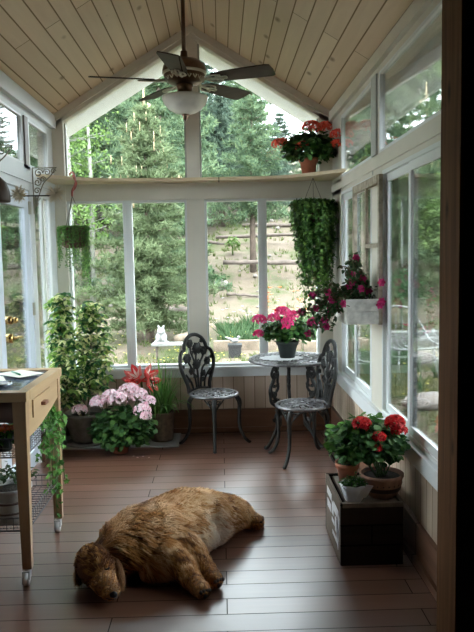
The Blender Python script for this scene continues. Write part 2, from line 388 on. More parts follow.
# posts, headers (white)
b = MB()
b.box(XL-.12, XL+.09, YB-.03, YB+.12, .48, zr(XL)).box(XR-.11, XR+.12, YB-.03, YB+.12, .48, zr(XR))
b.box(-.27, -.125, YB-.012, YB+.1, .48, 2.0)
b.box(XL, XR, YB-.02, YB+.12, 1.965, 2.115)
struct('trim_1', b, M['cream'])
b = MB()   # centre gable post and rafters
b.box(-.262, -.155, YB-.02, YB+.1, 2.1, ZR-.05)
for s in (0, 1):
    xa, xb = (XL-.05, XC) if s == 0 else (XC, XR+.05)
    b.prism([(xa, zr(xa)-.095), (xb, zr(xb)-.095), (xb, zr(xb)+.0), (xa, zr(xa)+.0)], 1, YB-.03, YB+.1)
    b.prism([(xa, zr(xa)-.06), (xb, zr(xb)-.06), (xb, zr(xb)-.0), (xa, zr(xa)-.0)], 1, YB-.05, YB-.03)
struct('trim_2', b, M['rafter'])
b = MB()   # side headers and top plates
b.box(XR, XR+.12, Y0, YB, 1.965, 2.078).box(XR-.010, XR+.1, Y0, YB, 1.995, 2.05)
b.box(XR-.0, XR+.12, Y0, YB, 2.54, ZE+.06).box(XR-.03, XR, Y0, YB, 2.575, ZE+.0)
b.box(XR, XR+.045, 3.93, 4.21, .48, 1.97).box(XR, XR+.045, 4.02, 4.2, 2.07, 2.55).box(XR, XR+.045, 5.26, YB, .48, 2.55).box(XR, XR+.045, Y0, 2.78, .48, 2.55)
struct('trim_3', b, M['cream'])
struct('trim_4', MB().box(XR-.012, XR+.01, 4.05, 4.18, 2.078, 2.54).box(XR-.004, XR, 4.17, 4.178, 1.97, 2.04), M['mull'])
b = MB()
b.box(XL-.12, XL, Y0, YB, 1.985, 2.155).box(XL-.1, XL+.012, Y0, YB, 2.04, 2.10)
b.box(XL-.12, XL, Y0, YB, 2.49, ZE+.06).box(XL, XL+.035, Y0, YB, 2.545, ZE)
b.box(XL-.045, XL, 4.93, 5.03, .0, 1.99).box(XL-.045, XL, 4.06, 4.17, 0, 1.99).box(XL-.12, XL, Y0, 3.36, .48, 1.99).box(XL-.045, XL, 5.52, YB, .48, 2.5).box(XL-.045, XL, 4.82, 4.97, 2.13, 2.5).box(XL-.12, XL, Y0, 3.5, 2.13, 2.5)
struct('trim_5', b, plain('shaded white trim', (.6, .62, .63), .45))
struct('trim_6', MB().box(XL, XL+.012, 4.84, 4.925, 2.155, 2.49), plain('brown mullion', (.24, .2, .19), .5))
# sills
b = MB().box(XL, XR, YB-.035, YB+.1, .48, .565, bev=.006).box(XL, XR, YB-.055, YB-.02, .545, .57, bev=.004)
struct('trim_7', b, M['vinyl'])
b = MB().box(XR-.03, XR+.1, Y0, YB-.055, .475, .56, bev=.006).box(XL-.1, XL+.035, 4.95, YB-.055, .48, .565, bev=.006).box(XL-.1, XL+.035, Y0, 4.06, .48, .565, bev=.006)
struct('trim_8', b, M['vinyl'])
# ceiling and roof
b = MB()
for xa, xb in ((XL-.12, XC), (XR+.12, XC)):
    b.prism([(xa, zr(xa)), (xb, zr(xb)), (xb, zr(xb)+.03), (xa, zr(xa)+.03)], 1, Y0-.0, YB+.02)
struct('ceiling', b, M['pine'])
b = MB()
OH = .27
for s in (-1, 1):
    xa = (XL-OH) if s < 0 else (XR+OH)
    b.prism([(xa, zr(xa)+.031), (XC, ZR+.031), (XC, ZR+.17), (xa, zr(xa)+.17)], 1, Y0-.4, 6.25)
struct('roof_deck', b, M['roofing'])
b = MB()
for s in (-1, 1):
    xa = (XL-OH) if s < 0 else (XR+OH)
    b.prism([(xa, zr(xa)-.075), (XC, ZR-.075), (XC, ZR+.03), (xa, zr(xa)+.03)], 1, YB+.121, 6.25)
    xi = XL-.121 if s < 0 else XR+.121
    b.prism([(xa, zr(xa)-.075), (xi, zr(xi)-.075), (xi, zr(xi)+.03), (xa, zr(xa)+.03)], 1, Y0-.3, YB+.12)
    b.box(xa-.012, xa+.012, Y0-.3, 6.27, zr(xa)-.09, zr(xa)+.17)
struct('soffit', b, M['soffit'])
# house room around the camera
b = MB()
b.box(-3.2, -3.1, -3.2, Y0-.19, 0, 2.6).box(3.1, 3.2, -3.2, Y0-.19, 0, 2.6).box(-3.2, 3.2, -3.2, -3.1, 0, 2.6)
b.box(.817, 3.2, Y0-.18, Y0-.01, 0, 2.6).box(-3.2, XL-.0, Y0-.18, Y0-.01, 0, 2.6).box(-3.2, 3.2, Y0-.18, Y0-.01, 2.5, 3.4)
struct('wall_house', b, M['dark_wall'])
struct('ceiling_house', MB().box(-3.2, 3.2, -3.2, Y0-.18, 2.6, 2.7), M['dark_wall'])
struct('trim_9', MB().box(.802, .816, Y0-.195, Y0+.01, 0, 2.5, bev=.003).box(.816, XR+.02, Y0-.01, Y0+.012, 0, 2.5), M['post'])

def frame_x(b, x0, x1, z0, z1, y0, y1, t):   # frame in the back wall plane
    b.box(x0, x0+t, y0, y1, z0, z1).box(x1-t, x1, y0, y1, z0, z1).box(x0+t, x1-t, y0, y1, z0, z0+t).box(x0+t, x1-t, y0, y1, z1-t, z1)
def frame_y(b, y0, y1, z0, z1, x0, x1, t, tz=None):
    tz = tz or t
    b.box(x0, x1, y0, y0+t, z0, z1).box(x0, x1, y1-t, y1, z0, z1).box(x0, x1, y0+t, y1-t, z0, z0+tz).box(x0, x1, y0+t, y1-t, z1-tz, z1)
win = 0
def window(fr, glass, mat=None):
    global win; win += 1
    o = struct(f'window_{win}', fr, mat or M['vinyl'])
    p = glass.build('pane', M['glass'], o); return o
# back lower pair: each a slider with two panes
for x0, x1, ma, mb_ in ((-1.262, -.268, -.80, -.727), (-.127, .833, .320, .390)):
    b = MB(); frame_x(b, x0, x1, .565, 1.967, YB+.01, YB+.09, .02)
    b.box(ma, mb_, YB+.0, YB+.07, .57, 1.967)
    b.box(ma+.03, ma+.036, YB-.004, YB, .57, 1.967)
    b.box((ma+mb_)/2-.012, (ma+mb_)/2+.004, YB-.012, YB, 1.70, 1.72)
    g = MB().box(x0+.018, ma+.002, YB+.055, YB+.058, .58, 1.95).box(mb_-.002, x1-.018, YB+.035, YB+.038, .58, 1.95)
    window(b, g)
# gable glass
for s in (0, 1):
    xa, xb = (XL+.085, -.262) if s == 0 else (-.155, XR-.105)
    P = [(xa, 2.115), (xb, 2.115), (xb, zr(xb)-.09), (xa, zr(xa)-.09)]
    b = MB().box(xa, xb, YB+.02, YB+.06, 2.112, 2.132).box(xa, xa+.015, YB+.02, YB+.06, 2.13, zr(xa)-.1).box(xb-.015, xb, YB+.02, YB+.06, 2.13, zr(xb)-.1)
    window(b, MB().prism(P, 1, YB+.04, YB+.043), M['mull'])
# right lower sliders
for y0, y1, m0, m1 in ((4.21, 5.26, 4.72, 4.78), (2.78, 3.93, 3.325, 3.40)):
    b = MB(); frame_y(b, y0, y1, .56, 1.967, XR-.002, XR+.04, .022)
    frame_y(b, y0+.02, m1, .575, 1.95, XR+.004, XR+.016, .045, .05)
    frame_y(b, m0, y1-.02, .575, 1.95, XR+.018, XR+.03, .045, .05)
    g = MB().box(XR+.009, XR+.012, y0+.05, m0+.01, .6, 1.93).box(XR+.023, XR+.026, m1-.01, y1-.05, .6, 1.93)
    window(b, g)
# right upper
for y0, y1 in ((4.2, 5.27), (2.78, 4.02)):
    b = MB(); frame_y(b, y0, y1, 2.077, 2.542, XR+.001, XR+.03, .018)
    window(b, MB().box(XR+.015, XR+.018, y0+.01, y1-.01, 2.09, 2.53), M['vinyl'])
# left upper, left lower narrow
for y0, y1 in ((4.97, 5.52), (3.5, 4.82)):
    b = MB(); frame_y(b, y0, y1, 2.15, 2.495, XL-.035, XL-.001, .02)
    window(b, MB().box(XL-.018, XL-.015, y0+.01, y1-.01, 2.16, 2.48), M['vinyl'])
b = MB(); frame_y(b, 3.36, 4.06, .56, 1.985, XL-.09, XL-.01, .03)
window(b, MB().box(XL-.045, XL-.042, 3.37, 4.05, .57, 1.97))
b = MB(); frame_y(b, 5.03, 5.52, .56, 1.985, XL-.035, XL-.002, .022); b.box(XL-.03, XL-.006, 5.27, 5.32, .58, 1.97)
window(b, MB().box(XL-.020, XL-.017, 5.04, 5.5, .57, 1.97))
# glazed door in the left wall
b = MB(); frame_y(b, 4.17, 4.915, .02, 1.975, XL-.045, XL-.006, .105, .12)
dr = struct('door_1', b, M['dooredge'])
MB().box(XL-.022, XL-.019, 4.27, 4.82, .13, 1.86).build('pane', M['glass'], dr)
b = MB()
for z in (1.0, 1.115):
    b.tube([(XL-.014, 4.30, z), (XL+.03, 4.30, z)], .026 if z > 1.1 else .03, 12); b.tube([(XL+.03, 4.30, z), (XL+.045, 4.30, z)], .012, 10)
b.tube(spline([(XL+.045, 4.30, 1.0), (XL+.05, 4.34, 1.003), (XL+.052, 4.42, .995)]), .009, 8)
b.ball((XL+.05, 4.30, 1.115), .02)
b.build('handle', M['brass'], dr)
for z in (1.14, 1.86):
    MB().box(XL-.012, XL+.006, 4.905, 4.94, z-.045, z+.045).build('hinge', plain('hinge metal', (.4, .38, .3), .4, metal=.8), dr)

# ------------------------------------------------------------------ shelf over the back window
def yf(x):
    u = abs(x-XC+.02)/1.14
    return 5.53-.07*u-.36*max(0, (u-.55)/.45)**1.6
xs = [XL+.001+i*(XR-XL-.002)/40 for i in range(41)]
b = MB(); b.prism([(x, yf(x)) for x in xs]+[(xs[-1], YB-.021), (xs[0], YB-.021)], 2, 2.10, 2.125)
b = tag(b.build('wall_shelf', M['shelf']), 'pale wooden shelf across the top of the back windows', 'shelf')

# ================================================================== CEILING FAN
fx, fy = XC-.005, 4.55
fan = thing('ceiling_fan', 'dark five-blade ceiling fan with a glass bowl light', 'ceiling fan', (fx, fy, 2.62), 0)
MB().tube([(0, 0, .17), (0, 0, .70)], .0135, 12).build('downrod', M['bronze'], fan)
MB().lathe([(.02, .60), (.045, .64), (.065, .70), (.068, .715)], n=24).build('ceiling_mount', M['bronze'], fan)
MB().lathe([(.015, .205), (.022, .20), (.024, .16), (.05, .15), (.1, .14), (.135, .11), (.143, .08), (.140, .06), (.132, .055), (.135, .045), (.125, .02), (.10, -.0), (.06, -.01)], n=40).build('motor_housing', M['bronze'], fan)
MB().lathe([(.135, .052), (.1445, .058), (.1445, .066), (.138, .070)], n=40).build('trim_ring', M['silver'], fan)
MB().lathe([(.06, -.005), (.052, -.03), (.045, -.06), (.06, -.075)], n=24).build('light_collar', M['bronze'], fan)
bw = MB().lathe([(.148, -.085), (.152, -.090), (.148, -.105), (.135, -.135), (.108, -.165), (.07, -.187), (.02, -.198), (.001, -.199)], n=40).lathe([(.0, -.075), (.06, -.076), (.148, -.085)], n=40)
bw.build('light_bowl', M['bowl'], fan)
MB().lathe([(.02, -.197), (.028, -.203), (.015, -.213), (.018, -.222), (.006, -.236), (.001, -.245)], n=16).build('finial', M['bronze'], fan)
for k in range(5):
    a = math.radians(48+72*k)
    R_ = Matrix.Rotation(a, 4, 'Z') @ Matrix.Translation((0, 0, .012)) @ Matrix.Rotation(math.radians(-13), 4, 'X')
    P = []
    for t in range(9): P.append((.19+.015*(1-math.sin(PI*t/8)), -.058+.116*t/8))
    P = [(.205, -.05), (.195, -.02), (.195, .02), (.205, .05), (.30, .062), (.45, .07), (.58, .072), (.605, .062), (.612, .0), (.605, -.062), (.58, -.072), (.45, -.07), (.30, -.062)]
    bl = MB().prism(P, 2, 0, .007).shift(R_).build('blade', M['blade'], fan)
    ir = MB()
    ir.tube([(.09, 0, .01), (.14, 0, .0), (.20, 0, -.006)], [.012, .010, .009], 8)
    for s in (-1, 1):
        ir.tube(spline([(.15, 0, 0), (.18, .03*s, -.004), (.22, .045*s, -.007), (.26, .035*s, -.007), (.255, .015*s, -.007), (.225, .018*s, -.007)]), .0055, 7)
        ir.tube(spline([(.17, 0, -.004), (.22, .008*s, -.007), (.29, .012*s, -.007), (.30, 0, -.007)]), .005, 7)
    ir.shift(R_).build('blade_iron', M['silver'], fan)
b = MB()
for k in range(20):
    a = 2*PI*k/20
    pts = [(.126*math.cos(a+t*.1), .126*math.sin(a+t*.1), .03+.018*math.sin(t*1.6)) for t in range(5)]
    b.tube(pts, .005, 6)
b.build('filigree', M['silver'], fan)

# ================================================================== BISTRO SET
def scroll(c, ax, ay, r0_, turns, start=0, n=14, s=1):
    c = Vector(c); out = []
    for i in range(n+1):
        t = i/n; a = start+s*turns*2*PI*t; r = r0_*(1-.8*t); out.append(c+ax*math.cos(a)*r+ay*math.sin(a)*r)
    return out
def chair(name, label, loc, rz):
    t = thing(name, label, 'chair', loc, rz, 'cast metal bistro chairs')
    # faces +x; seat centre at origin
    SZ = .405; SR = .185
    b = MB()
    ring = [(SR*math.cos(a), SR*math.sin(a), SZ) for a in [2*PI*i/40 for i in range(40)]]
    b.tube(ring, .0115, 8, closed=True)
    b.tube([(x*.83, y*.83, SZ) for x, y, z in ring], .006, 6, closed=True)
    b.tube([(x*.25, y*.25, SZ+.004) for x, y, z in ring], .007, 6, closed=True)
    b.lathe([(.0, SZ+.008), (.03, SZ+.006), (.035, SZ-.004), (0, SZ-.004)], n=14)
    for k in range(10):
        a = 2*PI*k/10; u = V(math.cos(a), math.sin(a), 0); v_ = V(-math.sin(a), math.cos(a), 0)
        b.tube([u*.04+V(0, 0, SZ), u*.10+v_*.018+V(0, 0, SZ+.004), u*.155+V(0, 0, SZ)], .0065, 6)
        b.tube(scroll(u*.115+v_*.036+V(0, 0, SZ), u, v_, .026, 1.1), .0055, 6)
        b.leaf(u*.06+V(0, 0, SZ+.006), u, (0, 0, 1), .06, .035, 'oval', cup=.05)
        b.tube([u*.152+V(0, 0, SZ), u*.18+V(0, 0, SZ)], .007, 6)
    b.build('seat', M['ironlight'], t)
    # skirt scrolls under the seat + four cabriole legs
    for k, a in enumerate((45, 135, 225, 315)):
        a = math.radians(a); u = V(math.cos(a), math.sin(a), 0); v_ = V(-math.sin(a), math.cos(a), 0)
        lg = MB()
        pth = spline([u*.165+V(0, 0, SZ-.01), u*.20+V(0, 0, SZ-.06), u*.198+V(0, 0, .27), u*.20+V(0, 0, .14), u*.235+V(0, 0, .05), u*.27+V(0, 0, .012)], 6)
        lg.tube(pth, [.019-.006*min(1, i/18) for i in range(len(pth))], 8)
        lg.ball(u*.275+V(0, 0, .011), .016, 8, 6, sc=(1, 1, .7))
        for s in (-1, 1):
            lg.tube(spline([u*.19+V(0, 0, SZ-.12), u*.19+v_*.03*s+V(0, 0, SZ-.07), u*.165+v_*.075*s+V(0, 0, SZ-.015)]), .006, 6)
            lg.tube(scroll(u*.183+v_*.03*s+V(0, 0, SZ-.04), v_*s, V(0, 0, 1), .02, 1.1), .005, 6)
            lg.tube([u*.19+v_*.012*s+V(0, 0, SZ-.10), u*.18+v_*.05*s+V(0, 0, SZ-.02)], .0045, 6)
        lg.build('leg', M['iron'], t)
    # backrest: plane at x=-.15 leaning backward. local (s, h): s sideways, h up
    def B(s, h): return V(-.155-.06*(h/.46)-.03*(1-(s/.2)**2)*.6, s, SZ+h)
    out = [(-.115, 0), (-.12, .06), (-.15, .13), (-.178, .20), (-.182, .27), (-.16, .325), (-.125, .345), (-.115, .38), (-.085, .425), (-.04, .452), (0, .458)]
    out = out+[(-s, h) for s, h in out[::-1][1:]]
    b = MB(); b.tube([B(*p) for p in spline2(out)], .0155, 8)
    for s in (-1, 1): b.tube([B(.115*s, 0), V(-.10, .15*s, SZ)], .010, 8)
    b.tube([B(-.115, .015), B(0, .03), B(.115, .015)], .009, 8)
    b.build('backrest_frame', M['iron'], t)
    b = MB()
    stems = [[(-.02, .02), (-.03, .12), (-.06, .20), (-.10, .26)], [(.0, .02), (.005, .15), (.0, .25), (.02, .33)], [(.02, .02), (.035, .10), (.06, .18), (.11, .22)], [(-.06, .015), (-.075, .08), (-.13, .15)], [(.06, .015), (.08, .1), (.145, .17)], [(0, .2), (-.04, .3), (-.05, .36)], [(.02, .2), (.08, .28), (.1, .31)]]
    for st in stems: b.tube([B(*p) for p in spline2(st)], .0085, 7)
    roses = [(-.10, .275, .036), (.02, .345, .042), (.115, .235, .030), (-.055, .39, .030), (.09, .32, .032), (0, .22, .036), (-.06, .17, .026), (.06, .14, .024)]
    for s, h, r in roses:
        c = B(s, h); r *= 1.12; b.ball(c, r, 9, 6, sc=(.42, 1, 1))
        for k in range(6):
            a = k*PI/3; b.leaf(c+V(.004, 0, 0), V(0, math.cos(a), math.sin(a)), (1, 0, 0), r*1.25, r*1.1, 'oval', cup=.2)
        b.tube(scroll(c+V(.012, 0, 0), V(0, 1, 0), V(0, 0, 1), r*.6, 1.3), .004, 5)
    for s, h, a in ((-.135, .2, 2.6), (.15, .25, .8), (-.02, .1, 1.9), (.04, .07, 1.0), (-.09, .08, 2.2), (.1, .12, .6), (-.02, .3, 2.4), (.06, .39, .5), (-.12, .33, 1.6)):
        d = V(0, math.cos(a), math.sin(a)); c = B(s, h)
        b.leaf(c, d, (1, 0, 0), .05, .034, 'oval', cup=.15); b.leaf(c+V(-.003, 0, 0), d, (-1, 0, 0), .05, .034, 'oval', cup=.15)
    b.build('rose_splat', M['iron'], t)
    return t
def spline2(pts, n=5):
    return [(p.x, p.y) for p in spline([(a, b_, 0) for a, b_ in pts], n)]
chair('bistro_chair', 'dark metal rose-back chair left of the round table', (-.07, 5.335, 0), math.radians(-45))
chair('bistro_chair', 'dark metal rose-back chair right of the round table, below the window planter', (.575, 4.87, 0), math.radians(191))

tx, ty = .545, 5.33; TZ = .68
t = thing('bistro_table', 'round dark metal bistro table with pierced top and ornate legs', 'table', (tx, ty, 0))
b = MB(); n_ = 72
ring = []
for i in range(n_):
    a = 2*PI*i/n_; r = .325*(1+.018*abs(math.sin(a*9))); ring.append((r*math.cos(a), r*math.sin(a), TZ-.008))
b.tube(ring, .012, 8, closed=True)
for q in (.84, .5, .2): b.tube([(.325*q*math.cos(2*PI*i/40), .325*q*math.sin(2*PI*i/40), TZ-.004) for i in range(40)], .008, 6, closed=True)
b.lathe([(0, TZ), (.06, TZ), (.062, TZ-.012), (0, TZ-.012)], n=20)
for k in range(18):
    a = 2*PI*k/18; u = V(math.cos(a), math.sin(a), 0); v_ = V(-math.sin(a), math.cos(a), 0); z = V(0, 0, TZ-.006)
    b.tube([u*.06+z, u*.16+z], .007, 6); b.tube([u*.165+z, u*.22+v_*.015+z, u*.27+z, u*.322+z], .009, 6)
    b.tube(scroll(u*.22+v_*.038+z, u, v_, .028, 1.2), .007, 6); b.leaf(u*.17+z, u, (0, 0, 1), .09, .05, cup=.05)
    b.tube(scroll(u*.298+v_*.05+z, u, v_, .02, 1.1), .007, 6)
b.build('table_top', M['ironlight'], t)
for k, a in enumerate((222, 318, 90)):
    a = math.radians(a); u = V(math.cos(a), math.sin(a), 0); v_ = V(-math.sin(a), math.cos(a), 0)
    lg = MB(); Z = lambda z: V(0, 0, z)
    main = spline([u*.20+Z(TZ-.015), u*.17+Z(.60), u*.21+Z(.52), u*.235+Z(.45), u*.15+Z(.33), u*.13+Z(.22), u*.22+Z(.08), u*.28+Z(.015), u*.305+Z(.022)], 6)
    lg.tube(main, .0135, 8)
    lg.ball(u*.30+Z(.014), .015, 8, 6, sc=(1, 1, .8))
    for s in (-1, 1):
        lg.tube(spline([u*.19+Z(.64), u*(.19+.035*s)+Z(.58), u*(.18+.02*s)+Z(.52), u*(.20+.045*s)+Z(.46), u*(.22+.02*s)+Z(.40), u*(.18+.045*s)+Z(.35), u*.13+Z(.29)], 6), .011, 7)
        lg.tube(spline([u*.13+Z(.30), u*(.16+.03*s)+Z(.24), u*(.15+.025*s)+Z(.17), u*.19+Z(.11)]), .008, 6)
        lg.tube(scroll(u*.19+v_*.008*s+Z(.56), u, Z(1), .028, 1.2), .006, 6)
        lg.tube(scroll(u*.20+v_*.008*s+Z(.42), u, Z(-1), .030, 1.2), .006, 6)
    for z in (.60, .47, .35, .2):
        for s in (-1, 1): lg.leaf(u*.18+Z(z), u*s+Z(.6), v_, .05, .03); lg.leaf(u*.18+Z(z), u*s+Z(.6), -v_, .05, .03)
    lg.build('leg', M['iron'], t)
b = MB(); b.tube([(.13*math.cos(a), .13*math.sin(a), .26) for a in [2*PI*i/24 for i in range(24)]], .006, 6, closed=True)
b.lathe([(0, .26), (.02, .262), (.02, .254), (0, .252)], n=12)
for a in (222, 318, 90): a = math.radians(a); b.tube([(0, 0, .256), (.145*math.cos(a), .145*math.sin(a), .256)], .006, 6)
b.build('leg_brace', M['iron'], t)
b = MB()
P = [(.12*(1+.1*math.sin(14*2*PI*i/84))*math.cos(2*PI*i/84), .12*(1+.1*math.sin(14*2*PI*i/84))*math.sin(2*PI*i/84)) for i in range(84)]
b.prism([(x*1.35, y*1.1) for x, y in P], 2, 0, .003)
tag(b.build('lace_doily', M['doily'], loc=(tx-.08, ty-.02, TZ+.005)), 'white lace doily under the pot on the bistro table', 'doily')

# ================================================================== POTTED PLANTS
def pot_profile(r, h, kind):
    if kind == 'classic': return [(r*.66, 0), (r*.9, h*.76), (r*1.0, h*.76), (r*1.04, h), (r*.93, h), (r*.86, h*.85)]
    if kind == 'bowl': return [(r*.6, 0), (r*.78, h*.15), (r*.97, h*.6), (r*1.0, h*.86), (r*1.06, h*.9), (r*1.06, h), (r*.95, h), (r*.9, h*.85)]
    return [(r*.85, 0), (r*.9, h*.1), (r, h*.95), (r, h), (r*.93, h), (r*.9, h*.85)]
def pot(parent, r, h, mat, kind='classic', saucer=None, wob=None):
    p = MB().lathe(pot_profile(r, h, kind), n=36, wob=wob).build('pot', mat, parent)
    MB().lathe([(0, h*.80), (r*.9, h*.80), (r*.9, h*.86), (0, h*.88)], n=20).build('soil', M['soil'], parent)
    if saucer: MB().lathe([(r*.8, -.0), (r*1.0, .02), (r*.96, .022), (r*.7, .006)], n=30, c=(0, 0, -.0)).build('saucer', saucer, parent)
    return p
def bloom(c, r, mat, parent, rg, n=60, petal=.016, flat=.75):
    b = MB(); c = Vector(c)
    for i in range(n):
        d = rdir(rg)
        if d.z < -.35: d.z = -d.z
        p = c+V(d.x*r, d.y*r, d.z*r*flat)
        n2 = (d+rdir(rg)*.35).normalized(); side = n2.cross(rdir(rg)).normalized()
        for k in range(3):
            a = k*2.1; dd = side*math.cos(a)+n2.cross(side)*math.sin(a)
            b.leaf(p, dd+n2*.25, n2, petal, petal*.95, 'dia')
    return b.build('flower_head', mat, parent)
def dome_leaves(b, c, R, zs, n, L, rg, kind='round', shell=.5, low=-.4, droop=.3):
    """leaves spread through a rounded crown centred c, radii R, zs"""
    c = Vector(c)
    for i in range(n):
        d = rdir(rg)
        if d.z < low: d.z = abs(d.z)*.6
        q = rg.uniform(shell, 1)
        p = c+V(d.x*R*q, d.y*R*q, d.z*zs*q)
        nn = (d*.8+V(0, 0, .7)+rdir(rg)*.55).normalized(); l = L*rg.uniform(.65, 1.15)
        dd = V(d.x, d.y, -droop)+rdir(rg)*.6
        b.leaf(p, dd, nn, l, l*rg.uniform(.9, 1.05) if kind == 'round' else l*.6, kind, cup=rg.uniform(-.1, .25))
def stems(b, base, c, R, zs, n, rg, r=.003):
    for i in range(n):
        d = rdir(rg); d.z = abs(d.z); e = Vector(c)+V(d.x*R, d.y*R, d.z*zs)*.85
        s = Vector(base)+V(rg.uniform(-.03, .03), rg.uniform(-.03, .03), 0)
        b.tube(spline([s, (s+e)/2+V(0, 0, .02)+rdir(rg)*.02, e], 3), r, 5)
def geranium(label, loc, pr, ph, potmat, R, zs, cz, blooms, bmat, leafm='ger', n=260, L=.055, off=(0, 0), seed=1, kind='classic', name='potted_geranium', bn=55, wob=None, scale=1, low=-.5):
    rg = random.Random(seed)
    t = thing(name, label, 'potted plant', loc, 0, None, scale)
    pot(t, pr, ph, potmat, kind, wob=wob)
    c = V(off[0], off[1], cz)
    b = MB(); dome_leaves(b, c, R, zs, n, L, rg, low=low); dome_leaves(b, c, R*.65, zs*.75, n//3, L, rg, low=low)
    b.build('foliage', M[leafm], t)
    b = MB(); stems(b, (0, 0, ph*.85), c, R, zs, 26, rg)
    for bl in blooms: b.tube(spline([(bl[0]*.25, bl[1]*.25, cz), (bl[0]*.7, bl[1]*.7, (cz+bl[2])/2+.01), (bl[0], bl[1], bl[2])], 4), .0025, 5)
    b.build('stems', M['stem'], t)
    for bl in blooms: bloom(bl[:3], bl[3], M[bl[4]] if len(bl) > 4 else M[bmat], t, rg, n=int(bn*(bl[3]/.045)**1.5)+12)
    return t
# on the round table
geranium('hot pink geranium in a dark pot on the bistro table', (.515, 5.32, TZ+.008), .088, .135, M['darkpot'], .19, .12, .20,
         [(-.22, -.02, .30, .055), (-.225, -.02, .19, .04), (-.04, -.05, .36, .06), (.0, -.12, .29, .055), (.215, -.02, .27, .055), (-.11, -.08, .32, .045), (.05, .02, .33, .045), (-.02, -.14, .25, .03)], 'p_hot', n=420, seed=3, L=.045)
# on the shelf
geranium('coral red geranium in a terracotta pot on the high shelf', (.715, 5.475, 2.126), .075,   .13, M['terra'], .215, .13, .215,
         [(-.235, -.02, .235, .055), (-.06, -.12, .20, .055), (.02, -.03, .36, .07), (.13, -.0, .37, .055), (.21, -.14, .28, .06), (.20, -.16, .21, .045), (-.2, .03, .26, .04)], 'p_coral', n=620, seed=5, L=.05, low=-.8)
# pale pink on the floor
geranium('pale pink geranium, the leafy mound on the floor by the back wall', (-.80, 5.215, 0), .085, .125, M['terra'], .245, .165, .20,
         [(-.14, -.06, .405, .065), (.0, -.03, .425, .085), (.08, .02, .47, .08), (.15, .0, .44, .07), (.19, -.12, .35, .062), (.23, -.02, .40, .05), (-.30, .0, .335, .055), (-.05, -.02, .44, .07), (.22, -.14, .31, .04), (-.17, 0, .39, .05)], 'p_pale', n=1200, seed=8, L=.042, low=-.9, off=(.025, 0))

# amaryllis + strap leaves in the bark-brown pot
rg = random.Random(11)
t = thing('amaryllis_pot', 'scarlet amaryllis with grassy leaves in a brown pot', 'potted plant', (-.505, 5.46, .012))
pot(t, .105, .235, M['brownpot'], 'tub')
b = MB()
for i in range(230):
    a = rg.uniform(0, 2*PI); L = rg.uniform(.2, .48); lean = rg.uniform(.15, 1.0); u = V(math.cos(a), math.sin(a), 0)
    s = V(rg.uniform(-.05, .05), rg.uniform(-.05, .05), .19); w_ = V(-math.sin(a), math.cos(a), 0)*rg.uniform(.005, .009)
    pts = [s+u*(L*lean*tt*.8)+V(0, 0, L*(tt*(1.25-.2*lean)-lean*1.0*tt*tt)) for tt in (0, .25, .5, .75, 1)]
    vs = []
    for p in pts: p.y = min(p.y, .2)
    for j, p in enumerate(pts): q = w_*(1-.75*(j/4)**2); vs += [p-q, p+q]
    b.add(vs, [(2*j, 2*j+1, 2*j+3, 2*j+2) for j in range(4)])
b.build('strap_leaves', M['grassleaf'], t)
hd = V(-.15, -.05, .495)
MB().tube(spline([(-.03, -.03, .18), (-.12, -.045, .30), hd]), .009, 8).build('flower_stalk', M['stem'], t)
for k, (dx, dy, dz, s) in enumerate(((-1, -.5, .15, 1.0), (-.35, -.6, .55, 1.0), (.75, -.3, .55, 1.0), (1.0, -.5, .0, 1.05), (-.6, -.7, -.35, .85))):
    d = V(dx, dy, dz).normalized(); b = MB(); a0 = d.cross(V(0, 0, 1)).normalized(); a1 = a0.cross(d)
    b.tube([hd, hd+d*.06], .007, 6)
    for j in range(6):
        an = j*PI/3; o = a0*math.cos(an)+a1*math.sin(an); b.leaf(hd+d*.05, d*.8+o*.7, d-o*.4, .125*s, .070, 'oval', cup=-.15)
    b.build('bloom', M['p_amar'], t)
    b = MB()
    for j in range(6):
        an = j*PI/3; o = a0*math.cos(an)+a1*math.sin(an); b.leaf(hd+d*.058, d*.8+o*.7, d-o*.4, .09*s, .022, 'dia', cup=0)
    b.build('petal_stripe', M['cream_petal'], t)

# tall variegated plant
rg = random.Random(5)
t = thing('variegated_schefflera', 'tall variegated green and yellow plant in a grey stoneware pot', 'potted plant', (-1.115, 5.43, .022))
pot(t, .155, .24, M['stoneware'], 'bowl')
MB().lathe([(.11, -.02), (.15, -.018), (.155, .0), (.11, .001)], n=30).build('saucer', M['stoneware'], t)
paths = [spline([(-.03, -.0, .2), (-.08, -.08, .32), (-.11, -.16, .5), (-.12, -.20, .8), (-.12, -.22, 1.20)]), spline([(.02, 0, .2), (.05, .0, .5), (.065, .0, .8), (.05, 0, 1.10)])]
b = MB()
for p in paths: b.tube(p, [.012-.007*i/len(p) for i in range(len(p))], 7)
b.tube(spline([(.0, -.02, .2), (.0, -.03, .4), (.02, -.02, .62)]), .006, 6)
b.build('trunks', M['wstem'], t)
for pi_, p in enumerate(paths):
    b = MB(); st = MB()
    for i in range(240 if pi_ == 0 else 270):
        q = p[int(rg.uniform(.16 if pi_ else .22, 1)**.85*(len(p)-1))]; a = rg.uniform(0, 2*PI); e = rg.uniform(.03, .16)*(1-.45*max(0, (q.z-.8)/.4))*(.78 if pi_ == 0 else 1); o = V(math.cos(a)*e, math.sin(a)*e, rg.uniform(-.02, .06))
        c = q+o; c.x = max(c.x, -.19); c.y = min(c.y, .2); st.tube([q, c], .0018, 4)
        for k in range(6):
            an = a+k*PI/3; d = V(math.cos(an), math.sin(an), -.45+rg.uniform(-.3, .2)); b.leaf(c, d, V(0, 0, 1)+rdir(rg)*.3, rg.uniform(.045, .075), .033, 'oval')
    b.build('leaf_crown', M['varieg'], t); st.build('leaf_stalks', M['stem'], t)
